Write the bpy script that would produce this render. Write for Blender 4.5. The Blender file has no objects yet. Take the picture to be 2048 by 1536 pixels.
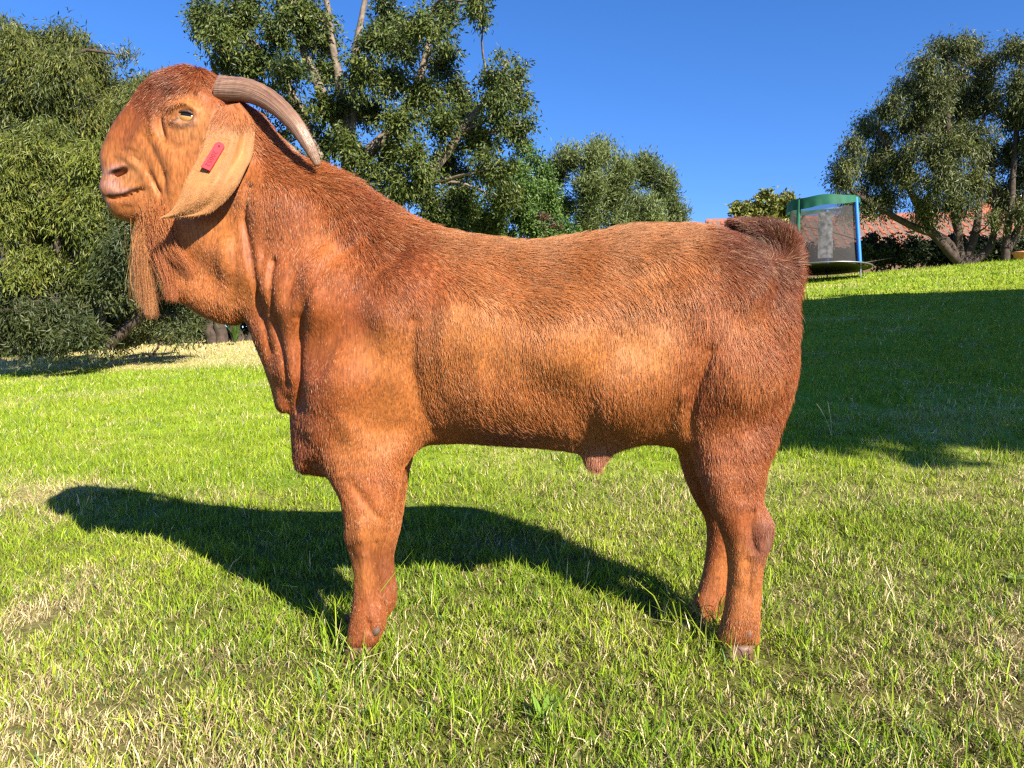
import bpy, bmesh, math, random
import numpy as np
from mathutils import Vector, Matrix

rng = np.random.default_rng(7)
random.seed(7)
sc = bpy.context.scene
COL = sc.collection
F_PX = 1538.0            # focal length in pixels of the 2048 px wide photograph
CAM_Z = 0.58
D = 1.72                 # distance of the goat's mid plane

# ------------------------------------------------------------------ camera, sky, sun, exposure
cam = bpy.data.cameras.new('camera'); camo = bpy.data.objects.new('camera', cam); COL.objects.link(camo)
camo.location = (0, 0, CAM_Z); camo.rotation_euler = (math.radians(90), 0, 0)
cam.sensor_width = 36; cam.lens = 36 * F_PX / 2048; cam.clip_start = 0.02; cam.clip_end = 2000
sc.camera = camo
SUN_EL = math.radians(31.5)
SUN_H = np.array([0.575, -0.82]); SUN_H = SUN_H / np.linalg.norm(SUN_H)      # horizontal direction towards the sun
SUN = np.array([SUN_H[0] * math.cos(SUN_EL), SUN_H[1] * math.cos(SUN_EL), math.sin(SUN_EL)])
world = bpy.data.worlds.new('World'); sc.world = world; world.use_nodes = True
wn = world.node_tree; bg = wn.nodes['Background']
sky = wn.nodes.new('ShaderNodeTexSky'); sky.sky_type = 'NISHITA'; sky.sun_disc = False
sky.sun_elevation = SUN_EL; sky.sun_rotation = math.atan2(SUN_H[0], SUN_H[1])
sky.altitude = 1500; sky.air_density = 1.0; sky.dust_density = 0.1; sky.ozone_density = 3.0
hs = wn.nodes.new('ShaderNodeHueSaturation'); hs.inputs['Saturation'].default_value = 1.24
tn = wn.nodes.new('ShaderNodeVectorMath'); tn.operation = 'MULTIPLY'; tn.inputs[1].default_value = (.97, .95, 1.16)
wn.links.new(sky.outputs[0], hs.inputs['Color']); wn.links.new(hs.outputs[0], tn.inputs[0]); wn.links.new(tn.outputs[0], bg.inputs[0])
bg.inputs[1].default_value = 0.074
sun = bpy.data.lights.new('sun', 'SUN'); suno = bpy.data.objects.new('sun', sun); COL.objects.link(suno)
sun.energy = 5.0; sun.angle = math.radians(0.53); sun.color = (1.0, 0.92, 0.77)
suno.rotation_euler = Vector(SUN).to_track_quat('Z', 'Y').to_euler()
sc.view_settings.view_transform = 'Standard'; sc.view_settings.look = 'None'
sc.view_settings.exposure = 1.45; sc.view_settings.gamma = 1.0; sc.view_settings.use_curve_mapping = False
sc.render.engine = 'CYCLES'
sc.cycles.max_bounces = 6; sc.cycles.diffuse_bounces = 3; sc.cycles.glossy_bounces = 2
sc.cycles.transmission_bounces = 4; sc.cycles.transparent_max_bounces = 12
sc.cycles.use_denoising = False
sc.cycles.use_adaptive_sampling = False; sc.cycles.pixel_filter_type = 'BLACKMAN_HARRIS'; sc.cycles.filter_width = 1.35
sc.cycles.sample_clamp_indirect = 3.0

# ------------------------------------------------------------------ helpers
def px(p, q, depth=D):
    return np.array([(p - 1024) / F_PX * depth, depth, CAM_Z + (768 - q) / F_PX * depth])

def to_px(P):
    return 1024 + F_PX * P[:, 0] / P[:, 1], 768 - F_PX * (P[:, 2] - CAM_Z) / P[:, 1]

def tag(o, label=None, cat=None, group=None, kind=None):
    if label: o['label'] = label
    if cat: o['category'] = cat
    if group: o['group'] = group
    if kind: o['kind'] = kind
    return o

def empty(name, loc):
    o = bpy.data.objects.new(name, None); COL.objects.link(o); o.location = tuple(loc); o.empty_display_size = 0.1
    return o

def mesh_arrays(name, V, Fc, mat=None, parent=None, col=None, smooth=True):
    """V (n,3), Fc (m,k) with k 3 or 4 -> one mesh object; col = point colours (n,3)"""
    V = np.asarray(V, np.float32); Fc = np.asarray(Fc, np.int32); k = Fc.shape[1]
    me = bpy.data.meshes.new(name)
    me.vertices.add(len(V)); me.vertices.foreach_set('co', V.ravel())
    me.loops.add(Fc.size); me.loops.foreach_set('vertex_index', Fc.ravel())
    me.polygons.add(len(Fc)); me.polygons.foreach_set('loop_start', np.arange(0, Fc.size, k, dtype=np.int32))
    me.polygons.foreach_set('loop_total', np.full(len(Fc), k, np.int32))
    me.polygons.foreach_set('use_smooth', np.full(len(Fc), smooth, bool))
    me.update(calc_edges=True); me.validate(clean_customdata=False)
    if col is not None:
        a = me.attributes.new('col', 'FLOAT_COLOR', 'POINT')
        c = np.ones((len(V), 4), np.float32); c[:, :3] = col
        a.data.foreach_set('color', c.ravel())
    if mat: me.materials.append(mat)
    o = bpy.data.objects.new(name, me); COL.objects.link(o)
    if parent is not None:
        o.parent = parent
        if parent.type == 'EMPTY' or True:
            o.matrix_parent_inverse = Matrix.Translation(world_loc(parent)).inverted()
    return o

def world_loc(o):
    v = Vector(o.location)
    # children are linked with an inverse of the parent's translation, so every mesh keeps world coordinates
    return v if o.parent is None else (o.matrix_parent_inverse @ v) + world_loc(o.parent)

def bm_obj(name, bm, mat, parent=None, smooth=False):
    me = bpy.data.meshes.new(name); bm.to_mesh(me); bm.free()
    if smooth:
        for p in me.polygons: p.use_smooth = True
    me.materials.append(mat)
    o = bpy.data.objects.new(name, me); COL.objects.link(o)
    if parent is not None:
        o.parent = parent; o.matrix_parent_inverse = Matrix.Translation(world_loc(parent)).inverted()
    return o

def smooth01(a, b, x):
    t = np.clip((x - a) / (b - a), 0, 1); return t * t * (3 - 2 * t)

_lat = np.random.default_rng(99).random((256, 256)).astype(np.float32)
def vnoise(x, y, oct=3):
    x = np.asarray(x, float); y = np.asarray(y, float)
    s = np.zeros(np.broadcast(x, y).shape); a = 1.0; tot = 0
    for o in range(oct):
        xi = np.floor(x).astype(int); yi = np.floor(y).astype(int)
        fx = x - xi; fy = y - yi; fx = fx * fx * (3 - 2 * fx); fy = fy * fy * (3 - 2 * fy)
        g = lambda i, j: _lat[(xi + i) % 256, (yi + j) % 256]
        s += a * ((g(0, 0) * (1 - fx) + g(1, 0) * fx) * (1 - fy) + (g(0, 1) * (1 - fx) + g(1, 1) * fx) * fy)
        tot += a; a *= .5; x = x * 2.03 + 17.3; y = y * 2.03 + 5.1
    return s / tot

def catmull(P, n=6, closed=True):
    P = np.asarray(P, float); N = len(P); out = []
    for i in range(N if closed else N - 1):
        if closed: p0, p1, p2, p3 = P[(i - 1) % N], P[i], P[(i + 1) % N], P[(i + 2) % N]
        else: p0, p1, p2, p3 = P[max(i - 1, 0)], P[i], P[i + 1], P[min(i + 2, N - 1)]
        for t in np.linspace(0, 1, n, endpoint=False):
            out.append(.5 * ((2 * p1) + (-p0 + p2) * t + (2 * p0 - 5 * p1 + 4 * p2 - p3) * t * t + (-p0 + 3 * p1 - 3 * p2 + p3) * t ** 3))
    if not closed: out.append(P[-1])
    return np.array(out)

def seg_dist(X, Z, A, B):
    ax, az = A; dx, dz = B[0] - A[0], B[1] - A[1]
    L = dx * dx + dz * dz + 1e-12
    t = np.clip(((X - ax) * dx + (Z - az) * dz) / L, 0, 1)
    return np.hypot(X - ax - t * dx, Z - az - t * dz)

def line_dist(X, Z, P):
    d = np.full(np.shape(X), 9.0)
    for i in range(len(P) - 1): d = np.minimum(d, seg_dist(X, Z, P[i], P[i + 1]))
    return d

def poly_sdf(X, Z, P):            # positive inside
    d = np.full(X.shape, 9.0); ins = np.zeros(X.shape, bool); N = len(P)
    for i in range(N):
        a, b = P[i], P[(i + 1) % N]
        d = np.minimum(d, seg_dist(X, Z, a, b))
        if a[1] != b[1]:
            c = ((a[1] > Z) != (b[1] > Z)) & (X < (b[0] - a[0]) * (Z - a[1]) / (b[1] - a[1]) + a[0])
            ins ^= c
    return np.where(ins, d, -d)

def shepard(X, Z, pts, vals, s=0.05):
    """smooth interpolation of scattered control values"""
    vals = np.asarray(vals, float)
    W = np.zeros(X.shape); A = np.zeros(X.shape + vals.shape[1:])
    for p, v in zip(pts, vals):
        r2 = (X - p[0]) ** 2 + (Z - p[1]) ** 2
        w = 1 / (r2 + s * s) ** 2
        W += w; A += (w[..., None] * v) if vals.ndim > 1 else w * v
    return A / (W[..., None] if vals.ndim > 1 else W)

def surface_nets(Fv, org, h):
    """iso surface at 0 of a grid, quads facing out of the negative side"""
    S = Fv < 0
    n = np.zeros(tuple(s - 1 for s in S.shape), np.uint8)
    for i in (0, 1):
        for j in (0, 1):
            for k in (0, 1):
                n += S[i:S.shape[0] - 1 + i, j:S.shape[1] - 1 + j, k:S.shape[2] - 1 + k]
    C = np.argwhere((n > 0) & (n < 8)); idx = np.full(n.shape, -1, np.int32); idx[tuple(C.T)] = np.arange(len(C))
    acc = np.zeros((len(C), 3)); cnt = np.zeros(len(C))
    corners = [(i, j, k) for i in (0, 1) for j in (0, 1) for k in (0, 1)]
    val = {c: Fv[C[:, 0] + c[0], C[:, 1] + c[1], C[:, 2] + c[2]].astype(float) for c in corners}
    for c in corners:
        for ax in range(3):
            if c[ax] == 0:
                e = list(c); e[ax] = 1; e = tuple(e)
                a, b = val[c], val[e]; m = (a < 0) != (b < 0)
                t = np.where(m, a / np.where(m, a - b, 1), 0)
                p = np.tile(np.array(c, float), (len(C), 1)); p[:, ax] += t
                acc[m] += p[m]; cnt[m] += 1
    V = (C + acc / cnt[:, None]) * h + org
    Q = []
    for ax in range(3):
        u, v = (ax + 1) % 3, (ax + 2) % 3
        sl0 = [slice(1, -1)] * 3; sl1 = [slice(1, -1)] * 3
        sl0[ax] = slice(0, -1); sl1[ax] = slice(1, None)
        a = S[tuple(sl0)]; b = S[tuple(sl1)]
        E = np.argwhere(a != b)
        off = np.ones(3, int); off[ax] = 0
        P0 = E + off
        flip = a[tuple(E.T)]
        du = np.zeros(3, int); du[u] = 1; dv = np.zeros(3, int); dv[v] = 1
        g = lambda P: idx[P[:, 0], P[:, 1], P[:, 2]]
        q = np.stack([g(P0 - du - dv), g(P0 - dv), g(P0), g(P0 - du)], 1)
        q = np.where(flip[:, None], q, q[:, ::-1])
        Q.append(q)
    return V, np.concatenate(Q)

def smin(a, b, k):
    h = np.clip(.5 + .5 * (b - a) / k, 0, 1)
    return b + (a - b) * h - k * h * (1 - h)

# ------------------------------------------------------------------ materials
def new_mat(name):
    m = bpy.data.materials.new(name); m.use_nodes = True
    return m, m.node_tree.nodes, m.node_tree.links, m.node_tree.nodes['Principled BSDF']

def mat_plain(name, color, rough=.6, noise=0.15, scale=20, bump=0.0, metallic=0, spec=.4):
    m, N, L, B = new_mat(name)
    B.inputs['Roughness'].default_value = rough; B.inputs['Metallic'].default_value = metallic
    B.inputs['Specular IOR Level'].default_value = spec
    tc = N.new('ShaderNodeTexCoord'); nz = N.new('ShaderNodeTexNoise'); nz.inputs['Scale'].default_value = scale; nz.inputs['Detail'].default_value = 6
    L.new(tc.outputs['Object'], nz.inputs['Vector'])
    rp = N.new('ShaderNodeValToRGB')
    rp.color_ramp.elements[0].position = .3; rp.color_ramp.elements[1].position = .7
    rp.color_ramp.elements[0].color = tuple(c * (1 - noise) for c in color) + (1,)
    rp.color_ramp.elements[1].color = tuple(min(1, c * (1 + noise)) for c in color) + (1,)
    L.new(nz.outputs[0], rp.inputs[0]); L.new(rp.outputs[0], B.inputs['Base Color'])
    if bump:
        b = N.new('ShaderNodeBump'); b.inputs['Strength'].default_value = bump; b.inputs['Distance'].default_value = .01
        L.new(nz.outputs[0], b.inputs['Height']); L.new(b.outputs[0], B.inputs['Normal'])
    return m

def mat_attr(name, rough=.6, spec=.3, trans=0.0, noise_scale=None, bump=0.0, noise_amt=.25):
    """colour from the 'col' attribute; trans mixes in light through the leaf"""
    m, N, L, B = new_mat(name)
    B.inputs['Roughness'].default_value = rough; B.inputs['Specular IOR Level'].default_value = spec
    at = N.new('ShaderNodeAttribute'); at.attribute_name = 'col'; src = at.outputs['Color']
    if noise_scale:
        tc = N.new('ShaderNodeTexCoord'); nz = N.new('ShaderNodeTexNoise'); nz.inputs['Scale'].default_value = noise_scale; nz.inputs['Detail'].default_value = 8
        L.new(tc.outputs['Object'], nz.inputs['Vector'])
        mr = N.new('ShaderNodeMapRange'); mr.inputs['From Min'].default_value = .25; mr.inputs['From Max'].default_value = .75
        mr.inputs['To Min'].default_value = 1 - noise_amt; mr.inputs['To Max'].default_value = 1 + noise_amt
        L.new(nz.outputs[0], mr.inputs[0])
        mx = N.new('ShaderNodeVectorMath'); mx.operation = 'SCALE'
        L.new(src, mx.inputs[0]); L.new(mr.outputs[0], mx.inputs['Scale']); src = mx.outputs[0]
        if bump:
            b = N.new('ShaderNodeBump'); b.inputs['Strength'].default_value = bump; b.inputs['Distance'].default_value = .004
            L.new(nz.outputs[0], b.inputs['Height']); L.new(b.outputs[0], B.inputs['Normal'])
    L.new(src, B.inputs['Base Color'])
    if trans:
        t = N.new('ShaderNodeBsdfTranslucent'); L.new(src, t.inputs[0])
        mix = N.new('ShaderNodeMixShader'); mix.inputs[0].default_value = trans
        L.new(B.outputs[0], mix.inputs[1]); L.new(t.outputs[0], mix.inputs[2])
        L.new(mix.outputs[0], N['Material Output'].inputs['Surface'])
    return m
# ------------------------------------------------------------------ the ground
def soft_clamp(y, lim, w):
    return lim - w * np.logaddexp(0, (lim - y) / w) if False else -w * np.logaddexp(-y / w, -lim / w)
def ground_z(x, y):
    x = np.asarray(x, float); y = np.asarray(y, float)
    ye = soft_clamp(y, 22.5, .35); ye = np.maximum(ye, -14)
    z = -.172 + .103 * ye + .00155 * ye * np.abs(ye)
    xe = np.clip(x, -30, 40)
    z = z + xe * (.02 + .069 * smooth01(2.5, 13, y))
    return z
def bumps(x, y):
    return (vnoise(np.asarray(x) * 1.7 + 50, np.asarray(y) * 1.7 + 50, 3) - .5) * .035 + (vnoise(np.asarray(x) * 4 + 50, np.asarray(y) * 4 + 50, 2) - .5) * .012
def dryness(x, y):
    x = np.asarray(x, float); y = np.asarray(y, float)
    d = .06 + 1.25 * (vnoise(x * 1.3 + 90, y * 1.3 + 20, 3) - .46)
    d = d + .9 * np.clip(vnoise(x * 4.2 + 10, y * 4.2 + 60, 2) - .55, 0, 1) * (y < 6)
    u = x / np.maximum(y, .5)
    strip = smooth01(-1.0, 1.6, y + 1.6 * (vnoise(x * .5, y * .5) - .5) - (12.3 - 11 * (np.clip(u, -.75, 0) + .5))) * smooth01(-.05, -.2, u)
    d = d * (1 - strip) + strip * (.72 + .5 * (vnoise(x * .35 + 3, y * 1.2, 3) - .5))
    d = d - .18 * smooth01(2.5, 6, y) * (1 - strip) + .20 * smooth01(-.1, -.7, u) * smooth01(4, 1.2, y)
    return np.clip(d, 0, 1)
def lawn_col(x, y):
    d = dryness(x, y)[..., None]
    g = np.clip(vnoise(np.asarray(x) * .9 + 7, np.asarray(y) * .9 + 31, 3), 0, 1)[..., None]
    green = np.array((.13,.225,.013)) * (1 - g) + np.array((.28,.335,.024)) * g
    return green * (1 - d) + np.array((.46,.36,.17)) * d
xs = np.unique(np.concatenate([np.linspace(-240, -16, 24), np.arange(-16, 18, .16), np.arange(-2.8, 2.8, .05), np.linspace(18, 240, 24)]))
ys = np.unique(np.concatenate([np.linspace(-120, -.6, 24), np.arange(-.6, 4, .05), np.arange(4, 26, .18), np.linspace(26, 420, 30)]))
GX, GY = np.meshgrid(xs, ys, indexing='ij')
GZ = ground_z(GX, GY) + bumps(GX, GY) * smooth01(40, 20, np.abs(GY))
gc = lawn_col(GX, GY)
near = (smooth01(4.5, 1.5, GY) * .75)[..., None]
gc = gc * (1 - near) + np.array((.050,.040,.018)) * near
ni, nj = GX.shape; gi = np.arange(ni * nj).reshape(ni, nj)
gq = np.stack([gi[:-1, :-1], gi[1:, :-1], gi[1:, 1:], gi[:-1, 1:]], -1).reshape(-1, 4)
m_ground = mat_attr('lawn_soil', .9, .1, 0, noise_scale=75.0, bump=1.0, noise_amt=.6)
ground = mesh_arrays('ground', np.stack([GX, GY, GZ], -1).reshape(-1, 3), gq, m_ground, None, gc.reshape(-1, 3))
tag(ground, 'sloping lawn and soil under the grass', 'ground', kind='structure')
# ------------------------------------------------------------------ trees
m_leaf = mat_attr('leaf', .5, .35, .16)
m_bark = mat_plain('bark_pale', (.15,.115,.085), .85, .45, 9, .8)
m_bark_shaded = mat_plain('bark_brown_shaded', (.05,.034,.026), .9, .45, 9, .9)  # brown bark, darkened to stand in for shade under the crowns

class Tubes:
    def __init__(s): s.V = []; s.F = []; s.n = 0
    def tube(s, pts, r0, r1, sides=6, wob=.0, rr=None):
        pts = np.asarray(pts, float)
        if len(pts) < 6: pts = catmull(pts, 4, False)
        n = len(pts)
        if wob:
            w = (rr or rng).normal(0, wob, pts.shape); w[0] = 0; pts = pts + w
        t = np.gradient(pts, axis=0); t /= np.linalg.norm(t, axis=1)[:, None] + 1e-9
        ref = np.array([.31, .83, .46]); u = np.cross(t, ref); u /= np.linalg.norm(u, axis=1)[:, None] + 1e-9
        v = np.cross(t, u); a = np.linspace(0, 2 * math.pi, sides, endpoint=False)
        rad = np.linspace(r0, r1, n)[:, None, None]
        ring = pts[:, None] + rad * (np.cos(a)[None, :, None] * u[:, None] + np.sin(a)[None, :, None] * v[:, None])
        s.V.append(ring.reshape(-1, 3))
        i = np.arange(n * sides).reshape(n, sides) + s.n
        j = np.roll(i, -1, 1)
        s.F.append(np.stack([i[:-1], j[:-1], j[1:], i[1:]], -1).reshape(-1, 4)); s.n += n * sides
    def build(s, name, mat, parent):
        return mesh_arrays(name, np.concatenate(s.V), np.concatenate(s.F), mat, parent)

def leaves(name, C, axis, L, W, colr, mat, parent, rr):
    """rhombic folded leaves: centres C, long axis, size, colour"""
    n = len(C); a = axis / (np.linalg.norm(axis, axis=1)[:, None] + 1e-9)
    s = rr.normal(0, 1, (n, 3)); s -= a * np.sum(s * a, 1)[:, None]; s /= np.linalg.norm(s, axis=1)[:, None] + 1e-9
    nm = np.cross(a, s)
    L = L[:, None]; W = W[:, None]
    V = np.stack([C - a * L * .5, C + s * W * .5 + nm * W * .12, C + a * L * .5 - nm * L * .08, C - s * W * .5 + nm * W * .12], 1).reshape(-1, 3)
    Fq = np.arange(4 * n).reshape(n, 4)
    return mesh_arrays(name, V, Fq, mat, parent, np.repeat(colr, 4, 0), smooth=False)

def tree(name, label, cat, base, blobs, depth, nleaf, leaf=(.11, .035), cols=((.05,.09,.02), (.10,.14,.03)), droop=.3, trunks=None, trunk_r=.16, bark=None,
         seed=1, depth_spread=1.0, group=None, world_blobs=None, clus=.34, per=26, twig=True, fill=.55):
    rr = np.random.default_rng(seed); bark = bark or m_bark
    root = empty(name, base); tag(root, label, cat, group)
    if world_blobs is None:
        wb = []
        for b in blobs:
            r = b[2] * depth / F_PX
            dz = rr.uniform(-1, 1) * depth_spread * (1.0 if len(b) < 4 else b[3])
            c = px(b[0], b[1], depth + dz); wb.append((c, np.array([r, r * 1.15, r * .92])))
    else: wb = world_blobs
    base = np.asarray(base, float)
    T = Tubes()
    # trunks
    tips = []
    for tr in (trunks or [[(0, 0, 0)]]):
        P = np.array([base + np.array(p) for p in tr]) if trunks else None
        if P is None:
            cm = np.mean([c for c, _ in wb], 0); P = np.array([base, base * .6 + cm * .4 + rr.normal(0, .12, 3), cm])
        P = catmull(P, 5, False)
        T.tube(P, trunk_r, trunk_r * .35, 9, .012, rr); tips.append(P)
    allp = np.concatenate([p[len(p) // 3:] for p in tips])
    vol = np.array([np.prod(r) ** (2 / 3) for _, r in wb]); share = vol / vol.sum()
    Cs, As, Bi = [], [], []
    for k, (c, r) in enumerate(wb):
        # limb from the nearest lower point of a trunk
        dd = np.linalg.norm(allp - c, axis=1) + 1.2 * np.maximum(allp[:, 2] - c[2], 0); j = np.argmin(dd + .3 * rr.random(len(dd)))
        p0 = allp[j]; mid = (p0 + c) / 2 + rr.normal(0, .12, 3) * np.linalg.norm(c - p0) + np.array([0, 0, .1])
        lr = min(trunk_r * .45, .02 + .018 * np.linalg.norm(c - p0))
        T.tube([p0, mid, c], lr, lr * .35, 6, .02, rr)
        nl = int(nleaf * share[k]); nc = max(3, nl // per)
        d = rr.normal(0, 1, (nc, 3)); d /= np.linalg.norm(d, axis=1)[:, None]
        ns = 6; sd = rr.normal(0, 1, (ns, 3)); sd /= np.linalg.norm(sd, axis=1)[:, None]
        scn = c + sd * r * (.25 + .45 * rr.random(ns))[:, None]; which = rr.integers(0, ns, nc)
        q = scn[which] + d * r * (.47 * rr.random(nc) ** (1 / 3))[:, None]
        if twig:
            for i in range(0, nc, 7):
                T.tube([c + (q[i] - c) * .1, c + (q[i] - c) * .55 + rr.normal(0, .06, 3), q[i]], lr * .35, .006, 4)
        out = d + np.array([0, 0, -droop]); out /= np.linalg.norm(out, axis=1)[:, None]
        m = per
        t = rr.uniform(-.5, .5, (nc, m, 1)) * clus * 1.6
        tint = np.clip(rr.uniform(.0, 1, (nc, 1)) * .7 + rr.uniform(-.25, .55), 0, 1)
        pos = q[:, None] + out[:, None] * t + rr.normal(0, clus * .26, (nc, m, 3))
        pos[..., 2] -= droop * .25 * (t[..., 0] ** 2)
        ax = out[:, None] * .8 + rr.normal(0, .55, (nc, m, 3)) + np.array([0, 0, -droop])
        Cs.append(pos.reshape(-1, 3)); As.append(ax.reshape(-1, 3)); Bi.append(np.repeat(tint, m, 0).reshape(-1))
    C = np.concatenate(Cs); A = np.concatenate(As); bt = np.concatenate(Bi); n = len(C)
    k = np.clip(bt * .6 + .4 * rr.random(n), 0, 1)[:, None]
    colr = np.array(cols[0]) * (1 - k) + np.array(cols[1]) * k
    colr *= rr.uniform(.75, 1.25, n)[:, None]
    if len(cols) > 2:
        f = rr.random(n) < .06; colr[f] = np.array(cols[2])
    Ls = leaf[0] * rr.uniform(.65, 1.3, n); Ws = leaf[1] * rr.uniform(.7, 1.3, n)
    T.build('trunk', bark, root)
    leaves('crown', C, A, Ls, Ws, colr, m_leaf, root, rr)
    return root

def gbase(p, d):     # ground point under pixel column p at depth d
    x = (p - 1024) / F_PX * d
    return np.array([x, d, float(ground_z(x, d)) - .05])
def rel(base, pts, depth):
    return [[px(a, b, depth + (c if len(t) > 2 else 0)) - base for t in tr for a, b, c in [t if len(t) > 2 else (*t, 0)]] for tr in pts]

OLIVE = ((.024,.040,.008), (.125,.140,.024), (.20,.19,.05))
# left: drooping willow-leaved tree (upper), its bright lower boughs, shade-darkened understorey
b = gbase(60, 15.5)
tree('willow_tree', 'tall olive-green tree with narrow drooping leaves at the left edge', 'tree', b,
     [(25,105,70),(100,105,60),(145,85,40),(135,140,56),(60,170,70),(190,150,60),(120,215,60),(20,230,60),(230,190,55),(285,180,40),(330,175,36),(365,185,28),(250,235,60),(180,250,50),(310,220,60),(10,62,28),(250,115,16)],
     15.5, 40000, (.14, .024), OLIVE, .75, rel(b, [[(60,700),(52,600),(70,480),(105,300),(100,160)],[(60,640),(20,560),(5,420),(20,260)],[(70,480),(130,400),(205,330),(215,260)]], 15.5), .13, m_bark_shaded, seed=11, depth_spread=.9, clus=.36, per=22)
b = gbase(150, 13.2)
tree('leafy_tree', 'bushy bright green tree reaching the ground beside the goat muzzle', 'tree', b,
     [(50,305,62),(125,300,62),(185,330,50),(30,370,62),(95,385,70),(160,400,62),(205,400,45),(20,450,55),(80,465,62),(145,480,60),(195,470,45),(115,540,55),(50,540,48),(190,545,40)],
     13.2, 44000, (.125, .023), ((.030,.048,.008), (.155,.178,.024), (.22,.20,.05)), .7, rel(b, [[(150,702),(140,620),(120,520),(110,400)],[(150,640),(80,560),(40,440)]], 13.2), .10, m_bark_shaded, seed=12, depth_spread=.6, clus=.32, per=24)
b = gbase(215, 12.7)
tree('shade_tinted_tree', 'tree with shade-darkened leaves and twiggy grey branches behind the beard', 'tree', b,
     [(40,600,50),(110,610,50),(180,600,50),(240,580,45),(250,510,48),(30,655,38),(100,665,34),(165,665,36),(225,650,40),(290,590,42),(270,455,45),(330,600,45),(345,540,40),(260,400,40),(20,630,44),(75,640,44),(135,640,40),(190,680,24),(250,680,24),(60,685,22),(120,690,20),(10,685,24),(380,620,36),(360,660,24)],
     12.7, 34000, (.11, .026), ((.022,.036,.012), (.070,.082,.022)), .5, rel(b, [[(215,698),(205,640),(230,540)],[(215,690),(130,650),(60,610)],[(215,690),(290,620),(330,560)]], 12.7), .10, m_bark_shaded, 13, .8, clus=.34)  # leaf colours lowered to imitate canopy shade
b = gbase(298, 15)
tree('pale_shrub', 'small pale olive shrub on the lawn edge below the beard', 'shrub', b,
     [(290,655,26),(320,650,26),(305,630,20),(270,668,18),(345,662,18)], 15, 6000, (.09, .02), ((.10,.115,.035), (.19,.20,.07)), .2, None, .03, m_bark_shaded, 14, .3, clus=.16, per=16)
b = gbase(440, 17.5)
tree('gnarled_tree', 'gnarled brown trunks rising behind the goat throat', 'tree', b,
     [(400,520,50),(460,540,50),(380,580,35),(520,560,50),(430,480,50),(520,470,60),(600,540,60),(600,440,60),(540,380,50),(470,400,40)],
     17.5, 18000, (.12, .035), ((.03,.05,.015), (.08,.10,.03)), .4,
     rel(b, [[(430,692),(415,650),(395,600),(380,540)],[(445,692),(440,640),(455,580),(470,500)],[(480,690),(470,650),(500,600),(520,520)],[(500,688),(520,640),(560,560)]], 17.5), .16, m_bark_shaded, 15, .6)
# thicket far behind the left trees closes the view; leaves coloured dark so gaps read as shade
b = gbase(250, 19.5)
tree('thicket', 'thicket with shade-darkened leaves closing the gap behind the trunks at the left', 'thicket', b,
     [(x_, y_, 44) for x_ in range(-70, 640, 56) for y_ in (500, 560, 625, 680, 705)] + [(x_, y_, 42) for x_ in range(-70, 330, 58) for y_ in (200, 255, 310, 370, 435)], 19.5, 66000, (.17, .07), ((.012,.020,.008), (.040,.055,.016)), .3, None, .08, m_bark_shaded, 16, .8, clus=.42, twig=False)
# the big tree behind the goat
b = gbase(690, 19)
tree('broad_tree', 'big dark green tree with pale limbs towering behind the goat neck', 'tree', b,
     [(405,50,38),(450,75,48),(430,20,40),(500,30,55),(560,70,50),(510,125,55),(450,125,32),(590,20,45),(640,90,48),(575,150,45),(625,30,50),(660,150,40),(740,70,42),(790,30,50),(800,100,52),(850,60,48),(880,120,45),(905,30,42),(950,12,30),(965,35,18),
      (720,150,45),(785,175,50),(690,215,45),(850,190,52),(915,180,45),(745,235,42),(640,220,45),(810,255,48),(880,255,52),(940,235,48),(990,180,45),(1030,160,32),(1045,205,30),(1000,235,45),(960,290,48),(1020,270,38),(1045,250,22),(700,290,42),(650,290,40),(590,230,38),(540,200,30),
      (780,310,42),(840,330,52),(910,330,55),(975,345,48),(730,345,40),(790,380,48),(860,400,55),(930,400,50),(1000,400,45),(700,395,40),(900,455,50),(980,455,40),(640,350,40),(560,300,40),(1030,120,10),(1000,120,12)],
     19, 95000, (.125, .044), ((.020,.040,.008), (.095,.122,.020), (.17,.17,.035)), .35,
     rel(b, [[(690,680),(692,500),(690,380),(702,250),(712,100),(735,-20)],[(692,480),(760,420),(830,378),(895,305),(930,250),(962,212),(992,165)],[(700,300),(650,200),(600,80),(590,-10)],[(705,330),(790,250),(840,150),(870,20)],[(692,400),(640,320),(600,220),(540,120),(470,60)],[(696,360),(690,240),(672,120),(650,-10)]], 19),
     .17, seed=17, depth_spread=1.4, clus=.34, per=24)
b = gbase(1010, 20.5)
tree('round_bush', 'deep green rounded bush under the big tree behind the goat back', 'bush', b,
     [(930,440,50),(985,430,50),(1040,400,48),(1020,350,40),(1075,345,40),(1060,440,45),(1100,400,40),(1000,475,45),(1050,300,26),(1095,470,36),(1125,450,36),(1080,480,36),(1110,420,30)],
     20.5, 26000, (.10, .045), ((.040,.085,.016), (.10,.17,.03)), .2, None, .06, m_bark_shaded, 18, .5, clus=.28)
b = gbase(1220, 21.5)
tree('olive_bush', 'feathery olive-green bush rising over the middle of the goat back', 'bush', b,
     [(1130,320,36),(1110,360,36),(1190,325,38),(1175,380,45),(1245,345,40),(1300,350,36),(1330,385,34),(1240,400,48),(1300,415,45),(1342,430,30),(1130,410,40),(1180,440,45),(1250,450,45),(1310,462,40),(1345,470,28),(1200,295,18),(1280,325,18),(1330,355,15)],
     21.5, 62000, (.13, .028), ((.060,.085,.022), (.165,.20,.065)), -.35, None, .06, m_bark, 19, .6, clus=.34, per=24)
b = gbase(1090, 20.2)
tree('dry_bush', 'bare brownish twigs in the dark gap between the two bushes', 'bush', b, [(1092,430,18),(1085,460,16),(1115,455,16)], 20.2, 900, (.08, .03), ((.08,.045,.025), (.15,.09,.05)), .2, None, .05, m_bark_shaded, 20, .2, clus=.15)
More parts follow.
